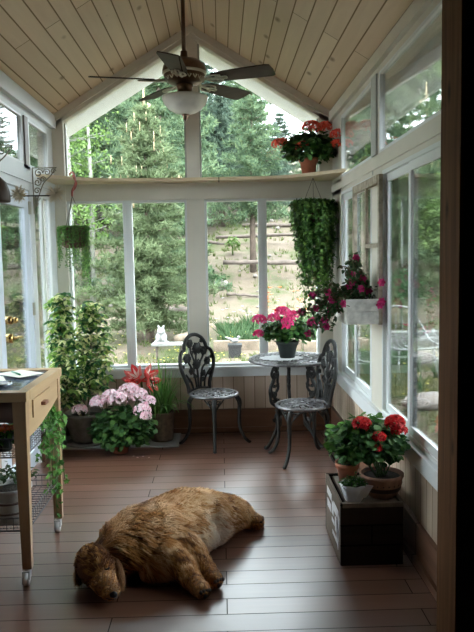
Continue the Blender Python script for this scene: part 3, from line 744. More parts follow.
# pale plant mat
tag(MB().box(-1.32, -.36, 5.26, 5.655, .0, .010, bev=.003).build('plant_tray', plain('grey plastic', (.3, .3, .29), .5)), 'thin grey tray on the floor under the corner plants', 'tray')
for o_ in bpy.data.objects:
    if o_.name.startswith('potted_geranium') and abs(o_.location.x+.80) < .01: o_.location.y = 5.16
# fallen petals
for i, (x, y) in enumerate(((-.66, 5.0), (-.62, 5.02), (-.57, 4.99), (-.69, 5.03))):
    b = MB(); b.leaf((0, 0, 0), (1, .3*i, 0), (0, 0, 1), .02, .016, 'oval', cup=.1); tag(b.build('fallen_petal', M['p_pale'], loc=(x, y, .002)), 'pale fallen petal on the floor in front of the pink geranium', 'petal', 'fallen petals')

# ivy hanging in the corner
rg = random.Random(21)
t = thing('hanging_ivy', 'dense dark green ivy cascading from a basket in the right back corner', 'hanging plant', (.745, 5.44, 1.86))
MB().lathe([(.03, -.15), (.09, -.12), (.12, -.02), (.125, 0), (.11, 0)], n=24).build('basket', M['coco'], t)
b = MB()
for i in range(3): a = i*2.1+.4; b.tube([(.11*math.cos(a), .11*math.sin(a), 0), (0, 0, .238)], .002, 5)
b.build('hanger', M['string'], t)
b = MB(); st = MB()
for i in range(150):
    a = rg.uniform(0, 2*PI); L = rg.uniform(.15, .62)*(1.0 if i % 3 else 1.25); L = min(L, .80)
    r1 = rg.uniform(.10, .175); p0 = V(.1*math.cos(a), .1*math.sin(a), .0); p1 = V(r1*math.cos(a), r1*math.sin(a), rg.uniform(.0, .05))
    k = 1-.35*(L/.8); p2 = V(r1*k*math.cos(a+.2)+.02, r1*k*math.sin(a+.2), -L)
    pth = spline([p0, p1, (p1+p2)/2+rdir(rg)*.02, p2], 6); st.tube(pth[::3]+[pth[-1]], .0012, 3)
    for q in pth[1:]:
        if q.y > .21: q.y = .21
        for _ in range(2 if len(pth) else 1):
            d = rdir(rg); d.z = -abs(d.z)*.8-.2; o = V(q.x, q.y, 0); nn = (o.normalized() if o.length > .01 else rdir(rg))+V(0, 0, .5)+rdir(rg)*.4
            b.leaf(q+rdir(rg)*.018, d, nn, rg.uniform(.022, .04), .034, 'ivy')
dome_leaves(b, (0, 0, .02), .18, .06, 160, .035, rg, 'ivy')
b.build('leaves', M['ivy'], t); st.build('vines', M['stem'], t)

# string plant hanging on the left
rg = random.Random(31)
hx, hy = -1.12, 5.27
t = thing('hanging_basket', 'small hanging basket of trailing bead-like strands at the left', 'hanging plant', (hx, hy, 1.575))
MB().lathe([(.06, 0), (.088, .02), (.095, .10), (.098, .155), (.085, .155), (.08, .12)], n=26).build('basket', M['coco'], t)
MB().lathe([(0, .13), (.085, .13), (.085, .14), (0, .145)], n=16).build('soil', M['soil'], t)
b = MB()
for i, a in enumerate((.3, 2.4, 4.5)): b.tube([(.095*math.cos(a), .095*math.sin(a), .155), (0, 0, .395)], .003, 5)
b.build('hanger_cords', M['string'], t)
b = MB()
b.tube(spline([(0, 0, .392), (.004, 0, .43), (.022, .02, .46), (.028, .03, .50), (.01, .07, .53), (-.01, .11, .562), (0, .12, .557)]), .008, 8)
b.tube(spline([(0, 0, .392), (-.0, .0, .43), (.02, -.01, .47), (.03, .0, .52), (.01, .03, .57), (-.02, .06, .576), (-.03, .09, .562)]), .006, 8)
b.build('hook', M['redplastic'], t)
b = MB(); st = MB()
for i in range(105):
    a = rg.uniform(0, 2*PI); L = rg.uniform(.02, .14); r1 = rg.uniform(.09, .115)
    if i % 4 == 0: L = rg.uniform(.2, .34)+(.12 if -1.2 < (a+PI) % (2*PI)-PI < 1.2 else 0)*rg.random()
    if i % 13 == 0: a = rg.uniform(-.9, .5); L = rg.uniform(.36, .50)
    x, y = r1*math.cos(a), r1*math.sin(a); st.tube([(x*.7, y*.7, .15), (x, y, .15), (x, y, .155-L)], .0009, 3)
    z = .16
    while z > .155-L:
        for _ in range(2): d = rdir(rg); b.leaf((x+rg.uniform(-.006, .006), y+rg.uniform(-.006, .006), z), d, rdir(rg), .014, .012, 'dia', cup=.4)
        z -= .0105
dome_leaves(b, (0, 0, .15), .105, .035, 260, .018, rg, 'oval')
b.build('bead_strands', M['pearl'], t); st.build('threads', M['stem'], t)

# ------------------------------------------------------------------ planter box on the old sash
t = thing('old_window_sash', 'weathered old wooden window sash hung on the right window post', 'window sash', (XR-.022, 0, 0))
b = MB(); y0, y1, z0, z1 = 3.875, 4.66, 1.085, 1.945
b.box(-.010, .014, y0+.01, y0+.045, z0, z1, bev=.003).box(-.010, .014, y1-.045, y1, z0, z1, bev=.003)
b.box(-.014, .014, y0+.045, y1-.045, z1-.05, z1, bev=.003).box(-.014, .014, y0+.045, y1-.045, z0, z0+.055, bev=.003)
b.build('sash_frame', M['oldwood'], t)
MB().box(-.009, .009, 4.245, 4.275, z0+.05, z1-.05).build('muntin', M['oldwood'], t)
MB().box(-.009, .009, y0+.045, 4.245, 1.53, 1.555).build('muntin', M['oldwood'], t)
MB().lathe([(.0, 0), (.008, .004), (.008, .008), (0, .01)], n=10).shift(Matrix.Translation((-.02, 3.9, 1.30))).build('screw_head', M['black'], t)
t = thing('planter_box', 'whitewashed wooden planter box of magenta flowers on the old sash', 'planter', (.81, 4.07, 1.09))
b = MB(); hx_, hy_, hz_ = .093, .20, .145
b.box(-hx_, hx_, -hy_, -hy_+.012, 0, hz_/2-.002, bev=.002).box(-hx_, hx_, -hy_, -hy_+.012, hz_/2, hz_, bev=.002)
b.box(-hx_, hx_, hy_-.012, hy_, 0, hz_, bev=.002).box(-hx_, -hx_+.012, -hy_+.012, hy_-.012, 0, hz_/2-.002, bev=.002).box(-hx_, -hx_+.012, -hy_+.012, hy_-.012, hz_/2, hz_, bev=.002)
b.box(hx_-.012, hx_, -hy_+.012, hy_-.012, 0, hz_, bev=.002).box(-hx_+.01, hx_-.01, -hy_+.01, hy_-.01, .003, .012)
b.build('box', M['whitewash'], t)
MB().box(-hx_+.012, hx_-.012, -hy_+.012, hy_-.012, .09, .125).build('soil', M['soil'], t)
rg = random.Random(41); b = MB(); st = MB(); fl = []
tips = [(-.02, -.10, .38), (-.06, -.02, .33), (.02, -.1, .26), (-.05, -.12, .24), (-.16, -.08, .14), (-.24, -.02, .08), (-.28, -.05, .0), (-.33, 0, .06), (-.20, -.1, .02), (-.14, .02, .18), (.06, -.10, .18), (.03, .04, .25), (.0, -.14, .2), (-.26, .0, .16), (-.10, -.17, .12), (-.3, -.08, -.06), (-.18, 0, -.03), (.06, .13, .2), (0, .1, .3)]
for tp in tips:
    s = V(rg.uniform(-.05, .05), rg.uniform(-.12, .1), .12); e = Vector(tp); pth = spline([s, (s+e)/2+V(0, 0, .05), e], 7); st.tube(pth[::2]+[pth[-1]], .002, 4)
    for q in pth:
        for _ in range(6): d = rdir(rg); p = q+rdir(rg)*.03; p.x = min(p.x, .10); b.leaf(p, d-V(0, 0, .3), V(0, 0, 1)+rdir(rg)*.6, rg.uniform(.03, .045), .024, 'oval')
    fl.append(e)
    fl.append(pth[len(pth)//2]+rdir(rg)*.03)
fl += [V(.105, -.20, .24), V(.10, -.215, .11), V(.11, -.2, .13)]
b.build('foliage', M['dusty'], t); st.build('stems', M['wstem'], t)
for e in fl[::1]:
    if e in fl[:-3] and rg.random() < .15: continue
    f_ = MB(); nn = V(rg.uniform(-.6, .3), -1, rg.uniform(-.2, .6)).normalized(); a0 = nn.cross(V(0, 0, 1)).normalized(); a1 = a0.cross(nn)
    for lay in (1, .6):
        for j in range(6): an = j*PI/3+lay; o = a0*math.cos(an)+a1*math.sin(an); f_.leaf(e+nn*.006*(2-lay), o+nn*(.25 if lay == 1 else .7), nn, .027*lay, .024*lay, 'oval')
    f_.build('flower_head', M['p_mag'], t)
for s in (-.12, .12): MB().box(.093, .104, s-.01, s+.01, .02, .14).build('bracket', M['oldwood'], t)

# ================================================================== CRATE AND ITS POTS
cx0, cx1, cy0, cy1, ch = .55, .852, 3.14, 3.60, .31
t = thing('wooden_crate', 'dark wooden crate with white printed side under the red geraniums', 'crate', ((cx0+cx1)/2, (cy0+cy1)/2, 0))
hx_, hy_ = (cx1-cx0)/2, (cy1-cy0)/2
b = MB()
for ya_ in (-hy_, hy_-.014):
    b = MB().box(-hx_+.004, hx_-.004, ya_+.003, ya_+.011, .002, ch-.004)
    for k in range(3): b.box(-hx_, hx_, ya_, ya_+.014, k*.1033+.001, k*.1033+.1025, bev=.002)
    b.build('end_panel', M['cratewood'], t)
for s in (-1, 1): MB().box(s*hx_-(.013 if s > 0 else 0), s*hx_+(.013 if s < 0 else 0), -hy_+.014, hy_-.014, 0, ch, bev=.002).build('side_panel', M['crateside'], t)
MB().box(-hx_+.035, hx_-.014, -hy_+.012, hy_-.015, ch-.035, ch-.012, bev=.002).box(-hx_+.01, hx_, -hy_-.004, -hy_+.02, ch-.022, ch, bev=.002).build('inner_board', M['cratetop'], t)
b = MB()
def lab(y0, y1, z0, z1): b.box(-hx_-.0015, -hx_+.001, y0, y1, z0, z1)
lab(-.17, -.03, .205, .25); lab(-.03, .02, .17, .235); lab(.03, .17, .225, .262); lab(-.18, -.14, .10, .20); lab(-.12, -.08, .12, .19); lab(-.06, .02, .13, .15); lab(.05, .16, .16, .20); lab(-.15, .0, .07, .09)
b.prism([(-.20, .22), (-.155, .24), (-.12, .10), (-.16, .05)], 0, -hx_-.0015, -hx_+.001)
b.build('printed_lettering', M['label'], t)
ct = ch-.012
# big decorated terracotta pot with the red geranium
g = geranium('red geranium in the wide banded terracotta pot on the crate', (.778, 3.27, ct+.001), .102, .115, M['terra_old'], .175, .13, .275,
             [(-.11, -.06, .375, .042), (.045, -.08, .385, .044), (.062, -.09, .35, .034), (-.045, -.14, .335, .026), (-.06, -.15, .285, .022)], 'p_red', n=1100, L=.038, seed=51, kind='bowl', off=(-.065, 0), bn=90, low=-.55)
b = MB()
for k in range(22):
    a = 2*PI*k/22; b.ball((.0955*math.cos(a), .0955*math.sin(a), .073), .006, 6, 4)
b.lathe([(.088, .036), (.0925, .04), (.0955, .057), (.094, .060)], n=36)
b.build('band', M['terra_dark'], g)
g['label'] = 'red geranium in the wide banded terracotta pot on the crate'
for ch_ in g.children:
    if ch_.name.startswith('flower_head'):
        pass
t = geranium('bright leaved geranium in a plain terracotta pot, behind the white pot on the crate', (.645, 3.47, ct+.001), .062, .11, M['terra'], .11, .10, .215,
             [(.04, -.03, .30, .03)], 'p_red', leafm='gerlit', n=170, L=.045, seed=53)
# white pot with folded edge
rg = random.Random(57)
t = thing('white_pot', 'small white scallop-edged pot of dark leaves on the crate', 'potted plant', (.628, 3.215, ct+.001))
MB().lathe([(.038, 0), (.045, .01), (.056, .05), (.066, .085), (.062, .085), (.052, .055)], n=40, wob=lambda a, z: .08*math.sin(7*a)*max(0, z/.085)).build('pot', M['whitepot'], t)
MB().prism([(.0, .02), (.05, .03), (.085, .085), (.06, .09), (.03, .07)], 1, -.052, -.046).build('handle', M['whitepot'], t)
MB().lathe([(0, .06), (.054, .06), (.054, .066), (0, .068)], n=16).build('soil', M['soil'], t)
b = MB(); dome_leaves(b, (0, 0, .085), .062, .045, 240, .02, rg, 'oval', low=-.1); b.build('foliage', M['ger'], t)

# ================================================================== KITCHEN CART
t = thing('kitchen_cart', 'light wood rolling cart with a tiled top, wire shelves and casters', 'cart', (-1.105, 3.365, 0))
X0, X1, Ya, Yb_, ZT = -.215, .225, -.345, .335, .905
b = MB(); b.box(X0, X1, Ya, Ya+.06, ZT-.045, ZT, bev=.003).box(X0, X1, Yb_-.06, Yb_, ZT-.045, ZT, bev=.003).box(X0, X0+.05, Ya+.06, Yb_-.06, ZT-.045, ZT, bev=.003).box(X1-.05, X1, Ya+.06, Yb_-.06, ZT-.045, ZT, bev=.003)
b.build('top_frame', M['cart_y'], t)
b = MB(); nx, ny = 3, 5
for i in range(nx):
    for j in range(ny):
        wx = (X1-X0-.1)/nx; wy = (Yb_-Ya-.12)/ny; b.box(X0+.05+i*wx+.002, X0+.05+(i+1)*wx-.002, Ya+.06+j*wy+.002, Ya+.06+(j+1)*wy-.002, ZT-.02, ZT-.006, bev=.002)
b.build('tile_top', M['tile'], t)
for s, q in ((0, 0), (1, 0), (0, 1), (1, 1)):
    x = X1-.068 if s else X0+.01; y = Yb_-.062 if q else Ya+.01; lb = MB(); tp = .009
    lb.add([(x+tp, y+tp, .075), (x+.06-tp, y+tp, .075), (x+.06-tp, y+.052-tp, .075), (x+tp, y+.052-tp, .075), (x, y, ZT-.045), (x+.06, y, ZT-.045), (x+.06, y+.052, ZT-.045), (x, y+.052, ZT-.045)], [(0, 3, 2, 1), (4, 5, 6, 7), (0, 1, 5, 4), (1, 2, 6, 5), (2, 3, 7, 6), (3, 0, 4, 7)])
    lg = lb.build('leg', M['cart'], t)
    cb = MB().tube([(x+.025, y+.025, .05), (x+.025, y+.025, .08)], .012, 10)
    cb.tube([(x+.025-.012, y+.01, .031), (x+.025+.012, y+.01, .031)], .031, 20)
    cb.box(x+.008, x+.012, y+.0, y+.035, .03, .066).box(x+.038, x+.042, y+.0, y+.035, .03, .066).box(x+.008, x+.042, y+.0, y+.04, .062, .067)
    cb.build('caster', M['caster'], t)
b = MB()
# apron: curved lower edge on the room side, end aprons with their shade put into the colour
for ya_ in (Ya+.016, Yb_-.03): MB().box(X0+.06, X1-.06, ya_, ya_+.014, ZT-.14, ZT-.045).build('end_apron', M['cartshade'], t)
P = [(Ya+.062, ZT-.047), (Yb_-.062, ZT-.047), (Yb_-.062, ZT-.15)]+[(Yb_-.062-(Yb_-Ya-.124)*i/14, ZT-.15-.075*math.sin(PI*.5*(1-abs(1-2*i/14)**2)*1)*.0-.07*math.sin(PI*i/28)) for i in range(1, 15)]
MB().prism(P, 0, X1-.03, X1-.012).build('side_apron', M['cart_y'], t)
dw = MB().box(X1-.014, X1-.004, -.22, .10, ZT-.145, ZT-.06, bev=.002).build('drawer', M['cart_y'], t)
MB().box(X1-.006, X1+.018, -.09, -.03, ZT-.115, ZT-.098, bev=.003).build('drawer_pull', plain('red brown pull', (.22, .09, .05), .5), dw)
def basket(z, h):
    b = MB()
    for zz in (z, z+h): b.tube([(X0+.03, Ya+.03, zz), (X1-.03, Ya+.03, zz), (X1-.03, Yb_-.03, zz), (X0+.03, Yb_-.03, zz)], .004, 6, closed=True)
    for i in range(13): x = X0+.03+(X1-X0-.06)*i/12; b.tube([(x, Ya+.03, z+h), (x, Ya+.03, z), (x, Yb_-.03, z), (x, Yb_-.03, z+h)], .0018, 5)
    for i in range(19): y = Ya+.03+(Yb_-Ya-.06)*i/18; b.tube([(X0+.03, y, z+h), (X0+.03, y, z), (X1-.03, y, z), (X1-.03, y, z+h)], .0018, 5)
    b.tube([(X0+.03, Ya+.03, z+h/2), (X1-.03, Ya+.03, z+h/2), (X1-.03, Yb_-.03, z+h/2), (X0+.03, Yb_-.03, z+h/2)], .0018, 5, closed=True)
    b.build('wire_basket', M['wire'], t)
basket(.60, .085); basket(.255, .06)
ctx, cty = -1.105, 3.365
# things on the cart
b = MB(); b.box(-.075, .075, -.10, .10, 0, .002); tag(b.build('paper_sheet', M['paper'], loc=(ctx+.06, cty+.13, ZT+.0045)), 'pale paper sheet lying on the cart top under the pen', 'paper'); bpy.data.objects['paper_sheet'].rotation_euler = (0, 0, .9)
b = MB()
for k, s in enumerate((-1, 1)):
    pts = [(s*(.0+.07*q/6), .012*math.sin(PI*min(1, q/6*1.1))) for q in range(7)]
    b.prism(pts+[(s*.07, -.001), (0, -.001)], 1, -.09, .09)
o = b.build('open_booklet', M['paper'], loc=(ctx-.04, cty-.03, ZT+.002)); o.rotation_euler = (0, 0, .4); tag(o, 'open pale booklet lying on the cart top', 'booklet')
b = MB().tube([(-.06, 0, 0), (.055, 0, 0), (.066, 0, 0)], [.005, .005, .001], 8); o = b.build('pen', M['green_pen'], loc=(ctx+.045, cty+.11, ZT+.013)); o.rotation_euler = (0, 0, 2.2); tag(o, 'dark green pen on the paper on the cart', 'pen')
b = MB().lathe([(.0, 0), (.045, .0), (.05, .008), (.048, .012), (.03, .008), (0, .006)], n=24); tag(b.build('glass_dish', plain('silver dish', (.6, .62, .66), .15, metal=.9), loc=(ctx+.06, cty-.16, ZT+.001)), 'small shiny dish on the cart top near its front edge', 'dish')
# pots in the lower basket
rg = random.Random(61)
t = thing('striped_pot', 'grey pot with dark bands in the lower cart basket', 'potted plant', (ctx+.085, cty-.20, .259))
MB().lathe([(.06, 0), (.08, .03), (.092, .09), (.098, .155), (.104, .16), (.104, .172), (.092, .172), (.088, .15)], n=36).build('pot', M['greypot'], t)
MB().lathe([(.0865, .055), (.0885, .056), (.0905, .066), (.0885, .067)], n=36).lathe([(.0945, .105), (.097, .106), (.099, .116), (.096, .117)], n=36).build('band', M['terra_dark'], t)
MB().lathe([(0, .145), (.09, .145), (.09, .15), (0, .155)], n=20).build('soil', M['soil'], t)
b = MB(); dome_leaves(b, (0, 0, .2), .08, .05, 70, .03, rg, 'oval', low=0); b.build('foliage', M['dusty'], t)
t = thing('trailing_ivy', 'bright green ivy trailing over the side of the cart', 'potted plant', (ctx+.06, cty+.08, .604))
pot(t, .06, .09, M['darkpot'])
b = MB(); st = MB()
ends = [(.13, -.13, -.1), (.16, .03, -.22), (.17, .10, -.32), (.15, .16, -.38), (.20, .2, -.1), (.17, .07, -.45), (.2, .22, -.30), (.16, -.04, -.30), (.19, .24, .02), (.15, -.08, -.05), (.21, .12, -.05), (.18, .0, -.42), (.185, .17, -.2)]
for e in ends[:11]:
    e = Vector(e); e.x = .6*e.x+.055; e.y *= .85; p1 = V(.08, e.y*.5, .12); p2 = V(.155, e.y*.8, .05); pth = spline([V(0, 0, .08), p1, p2, e], 6); st.tube(pth, .0015, 4)
    for q in pth[3:]:
        for _ in range(2): d = rdir(rg); d.z -= .4; b.leaf(q+rdir(rg)*.02, d, V(.7, -.4, .4)+rdir(rg)*.7, rg.uniform(.02, .04), .032, 'ivy')
dome_leaves(b, (0, 0, .12), .10, .05, 60, .035, rg, 'ivy', low=-.2)
b.build('leaves', leafmat('trailing leaves', (.04, .14, .02), (.10, .27, .05), (.17, .36, .08)), t); st.build('vines', M['stem'], t)
t = thing('orange_flower_pot', 'orange flowers with green leaves in the upper cart basket', 'potted plant', (ctx+.06, cty-.20, .604))
pot(t, .065, .09, M['darkpot'])
b = MB(); dome_leaves(b, (0, 0, .08), .125, .05, 190, .035, rg, 'oval', low=-.5); b.build('foliage', M['gerlit'], t)
for q in ((.04, -.08, .12, .02), (.07, -.06, .115, .018)): bloom(q[:3], q[3], M['p_orange'], t, rg, 20, .014)
t = thing('leafy_pot', 'small dark pot of mixed leaves at the back of the lower cart basket', 'potted plant', (ctx+.04, cty+.03, .259))
pot(t, .07, .1, M['darkpot'])
b = MB(); dome_leaves(b, (0, 0, .14), .10, .08, 120, .035, rg, 'oval', low=-.3); b.build('foliage', M['dusty'], t)

# ================================================================== LEFT WALL BITS
def scroll_bracket(label, y, zt, mat):
    t = thing('scroll_bracket', label, 'bracket', (XL+.013, y, zt), 0)
    ex, ez = V(1, 0, 0), V(0, 0, 1)
    MB().box(0, .006, -.008, .008, -.33, 0).build('wall_plate', mat, t)
    MB().box(.006, .175, -.006, .006, -.006, 0).build('arm', mat, t)
    b = MB()
    for c, r, tr, st_, s in (((.045, 0, -.04), .032, 1.4, 0, 1), ((.105, 0, -.035), .027, 1.4, PI, -1), ((.15, 0, -.028), .02, 1.3, 0, 1), ((.035, 0, -.105), .03, 1.4, PI/2, -1), ((.03, 0, -.165), .024, 1.3, 0, 1), ((.028, 0, -.215), .022, 1.3, 0, -1), ((.022, 0, -.265), .018, 1.3, 0, 1), ((.075, 0, -.085), .022, 1.3, 0, 1)):
        b.tube(scroll(c, ex, ez, r, tr, st_, 16, s), .004, 6)
    b.tube(spline([(.168, 0, -.004), (.13, 0, -.06), (.08, 0, -.11), (.045, 0, -.19), (.01, 0, -.29)]), .004, 6)
    b.build('scrollwork', mat, t); return t
scroll_bracket('pale metal scroll bracket on the left wall near the corner', 4.98, 2.15, M['tarnish'])
scroll_bracket('pale metal scroll bracket at the far left edge, above the dark bell', 3.95, 2.145, M['tarnish'])
t = thing('metal_bell', 'dark domed metal bell hanging at the far left edge', 'bell', (XL+.082, 3.95, 1.845))
MB().lathe([(.074, -.02), (.077, -.01), (.074, .04), (.058, .09), (.025, .12), (.0, .125)], n=28).build('dome', M['blade'], t)
MB().tube([(0, 0, .118), (0, 0, .287)], .002, 5).build('cord', M['string'], t)
t = thing('straw_star_rod', 'dark rod with pale dried starburst flowers at both ends', 'ornament', (XL-.011, 4.47, 1.905))
MB().tube([(0, 0, 0), (.33, 0, -.002)], .0045, 8).build('rod', M['black'], t)
for k, (x, R_) in enumerate(((.075, .06), (.31, .07))):
    b = MB(); c = V(x, -.006 if k else -.01, .01)
    for i in range(110):
        d = rdir(rg); d.y = -abs(d.y)*.7; b.leaf(c, d, rdir(rg), R_*rg.uniform(.7, 1.15), .009, 'dia', cup=.2)
    b.build('starburst', M['straw'], t)

# ================================================================== DOG
def blob(chains, voxel=.010, smooth=6):
    """union tapered limbs into one continuous skin"""
    b = MB()
    for ch_ in chains:
        pts = [Vector(c[:3]) for c in ch_]; rs = [c[3] for c in ch_]
        for i in range(len(pts)-1):
            L = (pts[i+1]-pts[i]).length; n = max(2, int(L/(min(rs[i], rs[i+1])*.35))+1)
            for k in range(n+1):
                t_ = k/n; q = ch_[i][4] if len(ch_[i]) > 4 else (1, 1, 1)
                b.ball(pts[i].lerp(pts[i+1], t_), rs[i]*(1-t_)+rs[i+1]*t_, 14, 10, sc=q)
    me = bpy.data.meshes.new('tmp'); me.from_pydata(b.v, [], b.f); me.update()
    o = bpy.data.objects.new('tmp', me); COL.objects.link(o)
    r = o.modifiers.new('r', 'REMESH'); r.mode = 'VOXEL'; r.voxel_size = voxel
    s = o.modifiers.new('s', 'SMOOTH'); s.iterations = smooth; s.factor = .5
    dg = bpy.context.evaluated_depsgraph_get(); ev = o.evaluated_get(dg); out = bpy.data.meshes.new_from_object(ev)
    bpy.data.objects.remove(o); bpy.data.meshes.remove(me); return out
def dog():
    rg = random.Random(77)
    t_body = None
    f1 = [(-.29, 3.08, .13, .075), (-.21, 3.02, .085, .058), (-.165, 2.955, .055, .042), (-.130, 2.895, .043, .038), (-.110, 2.868, .040, .042)]
    f2 = [(-.25, 3.16, .16, .08), (-.165, 3.12, .11, .06), (-.105, 3.04, .065, .043), (-.070, 2.985, .045, .039), (-.055, 2.958, .041, .042)]
    h1 = [(-.10, 3.47, .13, .13), (.0, 3.54, .115, .10), (.06, 3.60, .095, .078), (.105, 3.62, .07, .058), (.145, 3.61, .05, .046), (.166, 3.60, .047, .046)]
    h2 = [(-.08, 3.5, .07, .08), (.02, 3.58, .05, .05), (.10, 3.65, .035, .035), (.17, 3.66, .03, .028)]
    torso = [(-.50, 3.09, .14, .11), (-.42, 3.15, .155, .14), (-.34, 3.19, .16, .150), (-.27, 3.29, .155, .150), (-.22, 3.39, .15, .142), (-.15, 3.46, .14, .130), (-.09, 3.49, .125, .120)]
    belly = [(-.33, 3.12, .09, .12), (-.22, 3.24, .095, .11), (-.14, 3.37, .09, .095), (-.07, 3.45, .09, .09)]
    neck = [(-.56, 3.04, .115, .088), (-.50, 3.08, .13, .10)]
    skull = [(-.610, 3.04, .098, .085), (-.585, 3.01, .102, .092), (-.565, 2.965, .085, .075)]
    muz = [(-.560, 2.95, .072, .064), (-.530, 2.90, .056, .052), (-.508, 2.872, .048, .043)]
    jaw = [(-.545, 2.95, .045, .045), (-.522, 2.875, .034, .028)]
    tail = [(-.12, 3.60, .08, .05), (-.28, 3.60, .05, .035), (-.36, 3.55, .045, .03)]
    me = blob([torso, belly, neck, skull, muz, jaw, f1, f2, h1, h2])
    me.name = 'dog'
    me.materials.append(plain('dog skin coat', (.30, .15, .065), .8, var=.35, scale=14))
    for p in me.polygons: p.use_smooth = True
    for v in me.vertices:
        if v.co.z < .004: v.co.z = .004
    o = bpy.data.objects.new('dog', me); COL.objects.link(o)
    tag(o, 'golden retriever asleep on its side on the wooden floor', 'dog')
    # coat
    axis = torso[::-1]
    def flow(p, n):
        best = None
        for ch_, fur in ((torso, .085), (belly, .075), (neck, .07), (skull, .032), (muz, .011), (f1, .028), (f2, .028), (h1, .045), (h2, .03)):
            for i in range(len(ch_)-1):
                a = Vector(ch_[i][:3]); c = Vector(ch_[i+1][:3]); ab = c-a; tt = max(0, min(1, (p-a).dot(ab)/ab.length_squared))
                rr = ch_[i][3]*(1-tt)+ch_[i+1][3]*tt; dd = (p-(a+ab*tt)).length-rr
                if best is None or dd < best[0]:
                    dv = ab.normalized()
                    if ch_ is neck or ch_ is skull or ch_ is muz: dv = -dv if ch_ is not neck else dv
                    L = fur
                    if ch_ in (f1, f2): L = .045 if i < 2 else (.02 if i < 3 else .011)
                    if ch_ is h1: L = .06 if i < 1 else (.045 if i < 2 else (.028 if i < 3 else .012))
                    best = (dd, dv, L, ch_, i+tt)
        return best
    me.calc_loop_triangles(); vs = [v.co.copy() for v in me.vertices]; nr = [v.normal.copy() for v in me.vertices]
    tris = [(tuple(tr.vertices), tr.area) for tr in me.loop_triangles]
    tot = sum(a for _, a in tris); N = 60000
    verts = []; faces = []; cols = []
    acc = 0
    sprays = []
    for (ia, ib, ic), ar in tris:
        acc += ar/tot*N
        while acc >= 1:
            acc -= 1
            u, v = rg.random(), rg.random()
            if u+v > 1: u, v = 1-u, 1-v
            p = vs[ia]*(1-u-v)+vs[ib]*u+vs[ic]*v; n = (nr[ia]*(1-u-v)+nr[ib]*u+nr[ic]*v).normalized()
            if p.z < .012: continue
            dd, dv, L, ch_, pos = flow(p, n)
            # waves and swirls in the lie of the coat
            w1 = noise.noise_vector(p*7.0); w2 = noise.noise_vector(p*22.0)
            g = dv+w1*.6+w2*.15+V(.12, -.12, -.5)
            g = g-n*g.dot(n)
            if g.length < 1e-4: continue
            g.normalize(); L *= rg.uniform(.8, 1.35)
            side = g.cross(n).normalized(); wd = .0019 if L > .02 else .0015
            lift = rg.uniform(.05, .22)
            cs = .020; ci = V(math.floor(p.x/cs), math.floor(p.y/cs), math.floor(p.z/cs)); cn = noise.cell_vector(ci*1.37)
            cc = V((ci.x+.5)*cs, (ci.y+.5)*cs, (ci.z+.5)*cs)+(cn-V(.5, .5, .5))*cs*.6
            pull = (cc-p); pull = pull-n*pull.dot(n)
            a = p-n*.003; m1 = p+g*L*.5+n*L*lift+pull*.35; m2 = p+g*L*.95+n*L*lift*.6+V(0, 0, -.10*L)+pull*.85+rdir(rg)*.002
            for q in (m1, m2):
                if q.z < .003: q.z = .003
            k0 = len(verts)
            verts += [a-side*wd, a+side*wd, m1-side*wd*.9, m1+side*wd*.9, m2]
            faces += [(k0, k0+1, k0+3, k0+2), (k0+2, k0+3, k0+4)]
            # coat colour: gold, paler on flank, belly and feathering, darker red on head, ears and neck; height term paints a lit back and shaded low sides
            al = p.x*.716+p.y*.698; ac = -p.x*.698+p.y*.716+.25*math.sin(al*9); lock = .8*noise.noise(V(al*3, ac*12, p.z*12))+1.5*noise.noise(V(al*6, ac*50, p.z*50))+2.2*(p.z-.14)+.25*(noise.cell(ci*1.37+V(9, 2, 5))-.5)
            base = V(.56, .245, .06)
            pale = V(.98, .72, .42); dark = V(.13, .042, .012)
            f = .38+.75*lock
            if ch_ is torso: f += -.22+.11*pos
            if ch_ is belly: f += .35+.1*pos
            if ch_ in (h1,): f += .0
            if ch_ is skull: f -= .75
            if ch_ is neck: f -= .45
            if ch_ is muz: f -= .25
            if ch_ in (f1, f2): f -= .15
            wc = max(0, min(1, 1.5-V((p.x+.10)/.13, (p.y-3.34)/.15, (p.z-.09)/.10).length+.5*lock*.6)); f += 1.0*wc
            f += rg.uniform(-.15, .15)
            pale = pale.lerp(V(.95, .84, .70), wc)
            c = base.lerp(pale, min(1, max(0, f-.25)*1.1)) if f > .25 else base.lerp(dark, min(1, (.25-f)*1.3))
            cols += [tuple(c)+(1,)]*5
    fm = bpy.data.meshes.new('fur'); fm.from_pydata([tuple(v) for v in verts], [], faces)
    ca = fm.color_attributes.new('coat', 'FLOAT_COLOR', 'POINT'); ca.data.foreach_set('color', [x for c in cols for x in c])
    mt, n, bs = newmat('golden coat'); at = n.nodes.new('ShaderNodeAttribute'); at.attribute_name = 'coat'
    n.links.new(at.outputs['Color'], bs.inputs['Base Color']); bs.inputs['Roughness'].default_value = .55; bs.inputs['Specular IOR Level'].default_value = .3
    fm.materials.append(mt); fo = bpy.data.objects.new('fur', fm); COL.objects.link(fo); fo.parent = o
    # ears
    for pts in ([(-.545, 3.04, .165), (-.51, 3.01, .145), (-.487, 2.975, .095), (-.478, 2.955, .055)], [(-.648, 3.04, .13), (-.668, 3.02, .10), (-.672, 3.0, .065)]):
        b = MB(); sp_ = spline(pts, 5); k = len(sp_)
        for i, q in enumerate(sp_): b.ball(q, .026+.010*math.sin(PI*i/k), 8, 6, sc=(.5, 1, 1))
        e = b.build('ear', plain('ear coat', (.2, .085, .035), .85, var=.3, scale=30), o)
        fb = MB()
        for i in range(2600):
            q = Vector(sp_[rg.randrange(k)]); d = rdir(rg); p = q+V(d.x*.02, d.y*.036, d.z*.036); fl_ = V(.1*(1 if pts[0][0] > -.6 else -1), -.25, -1)+rdir(rg)*.35
            fb.leaf(p, fl_, d, rg.uniform(.025, .045), .0032, 'tri')
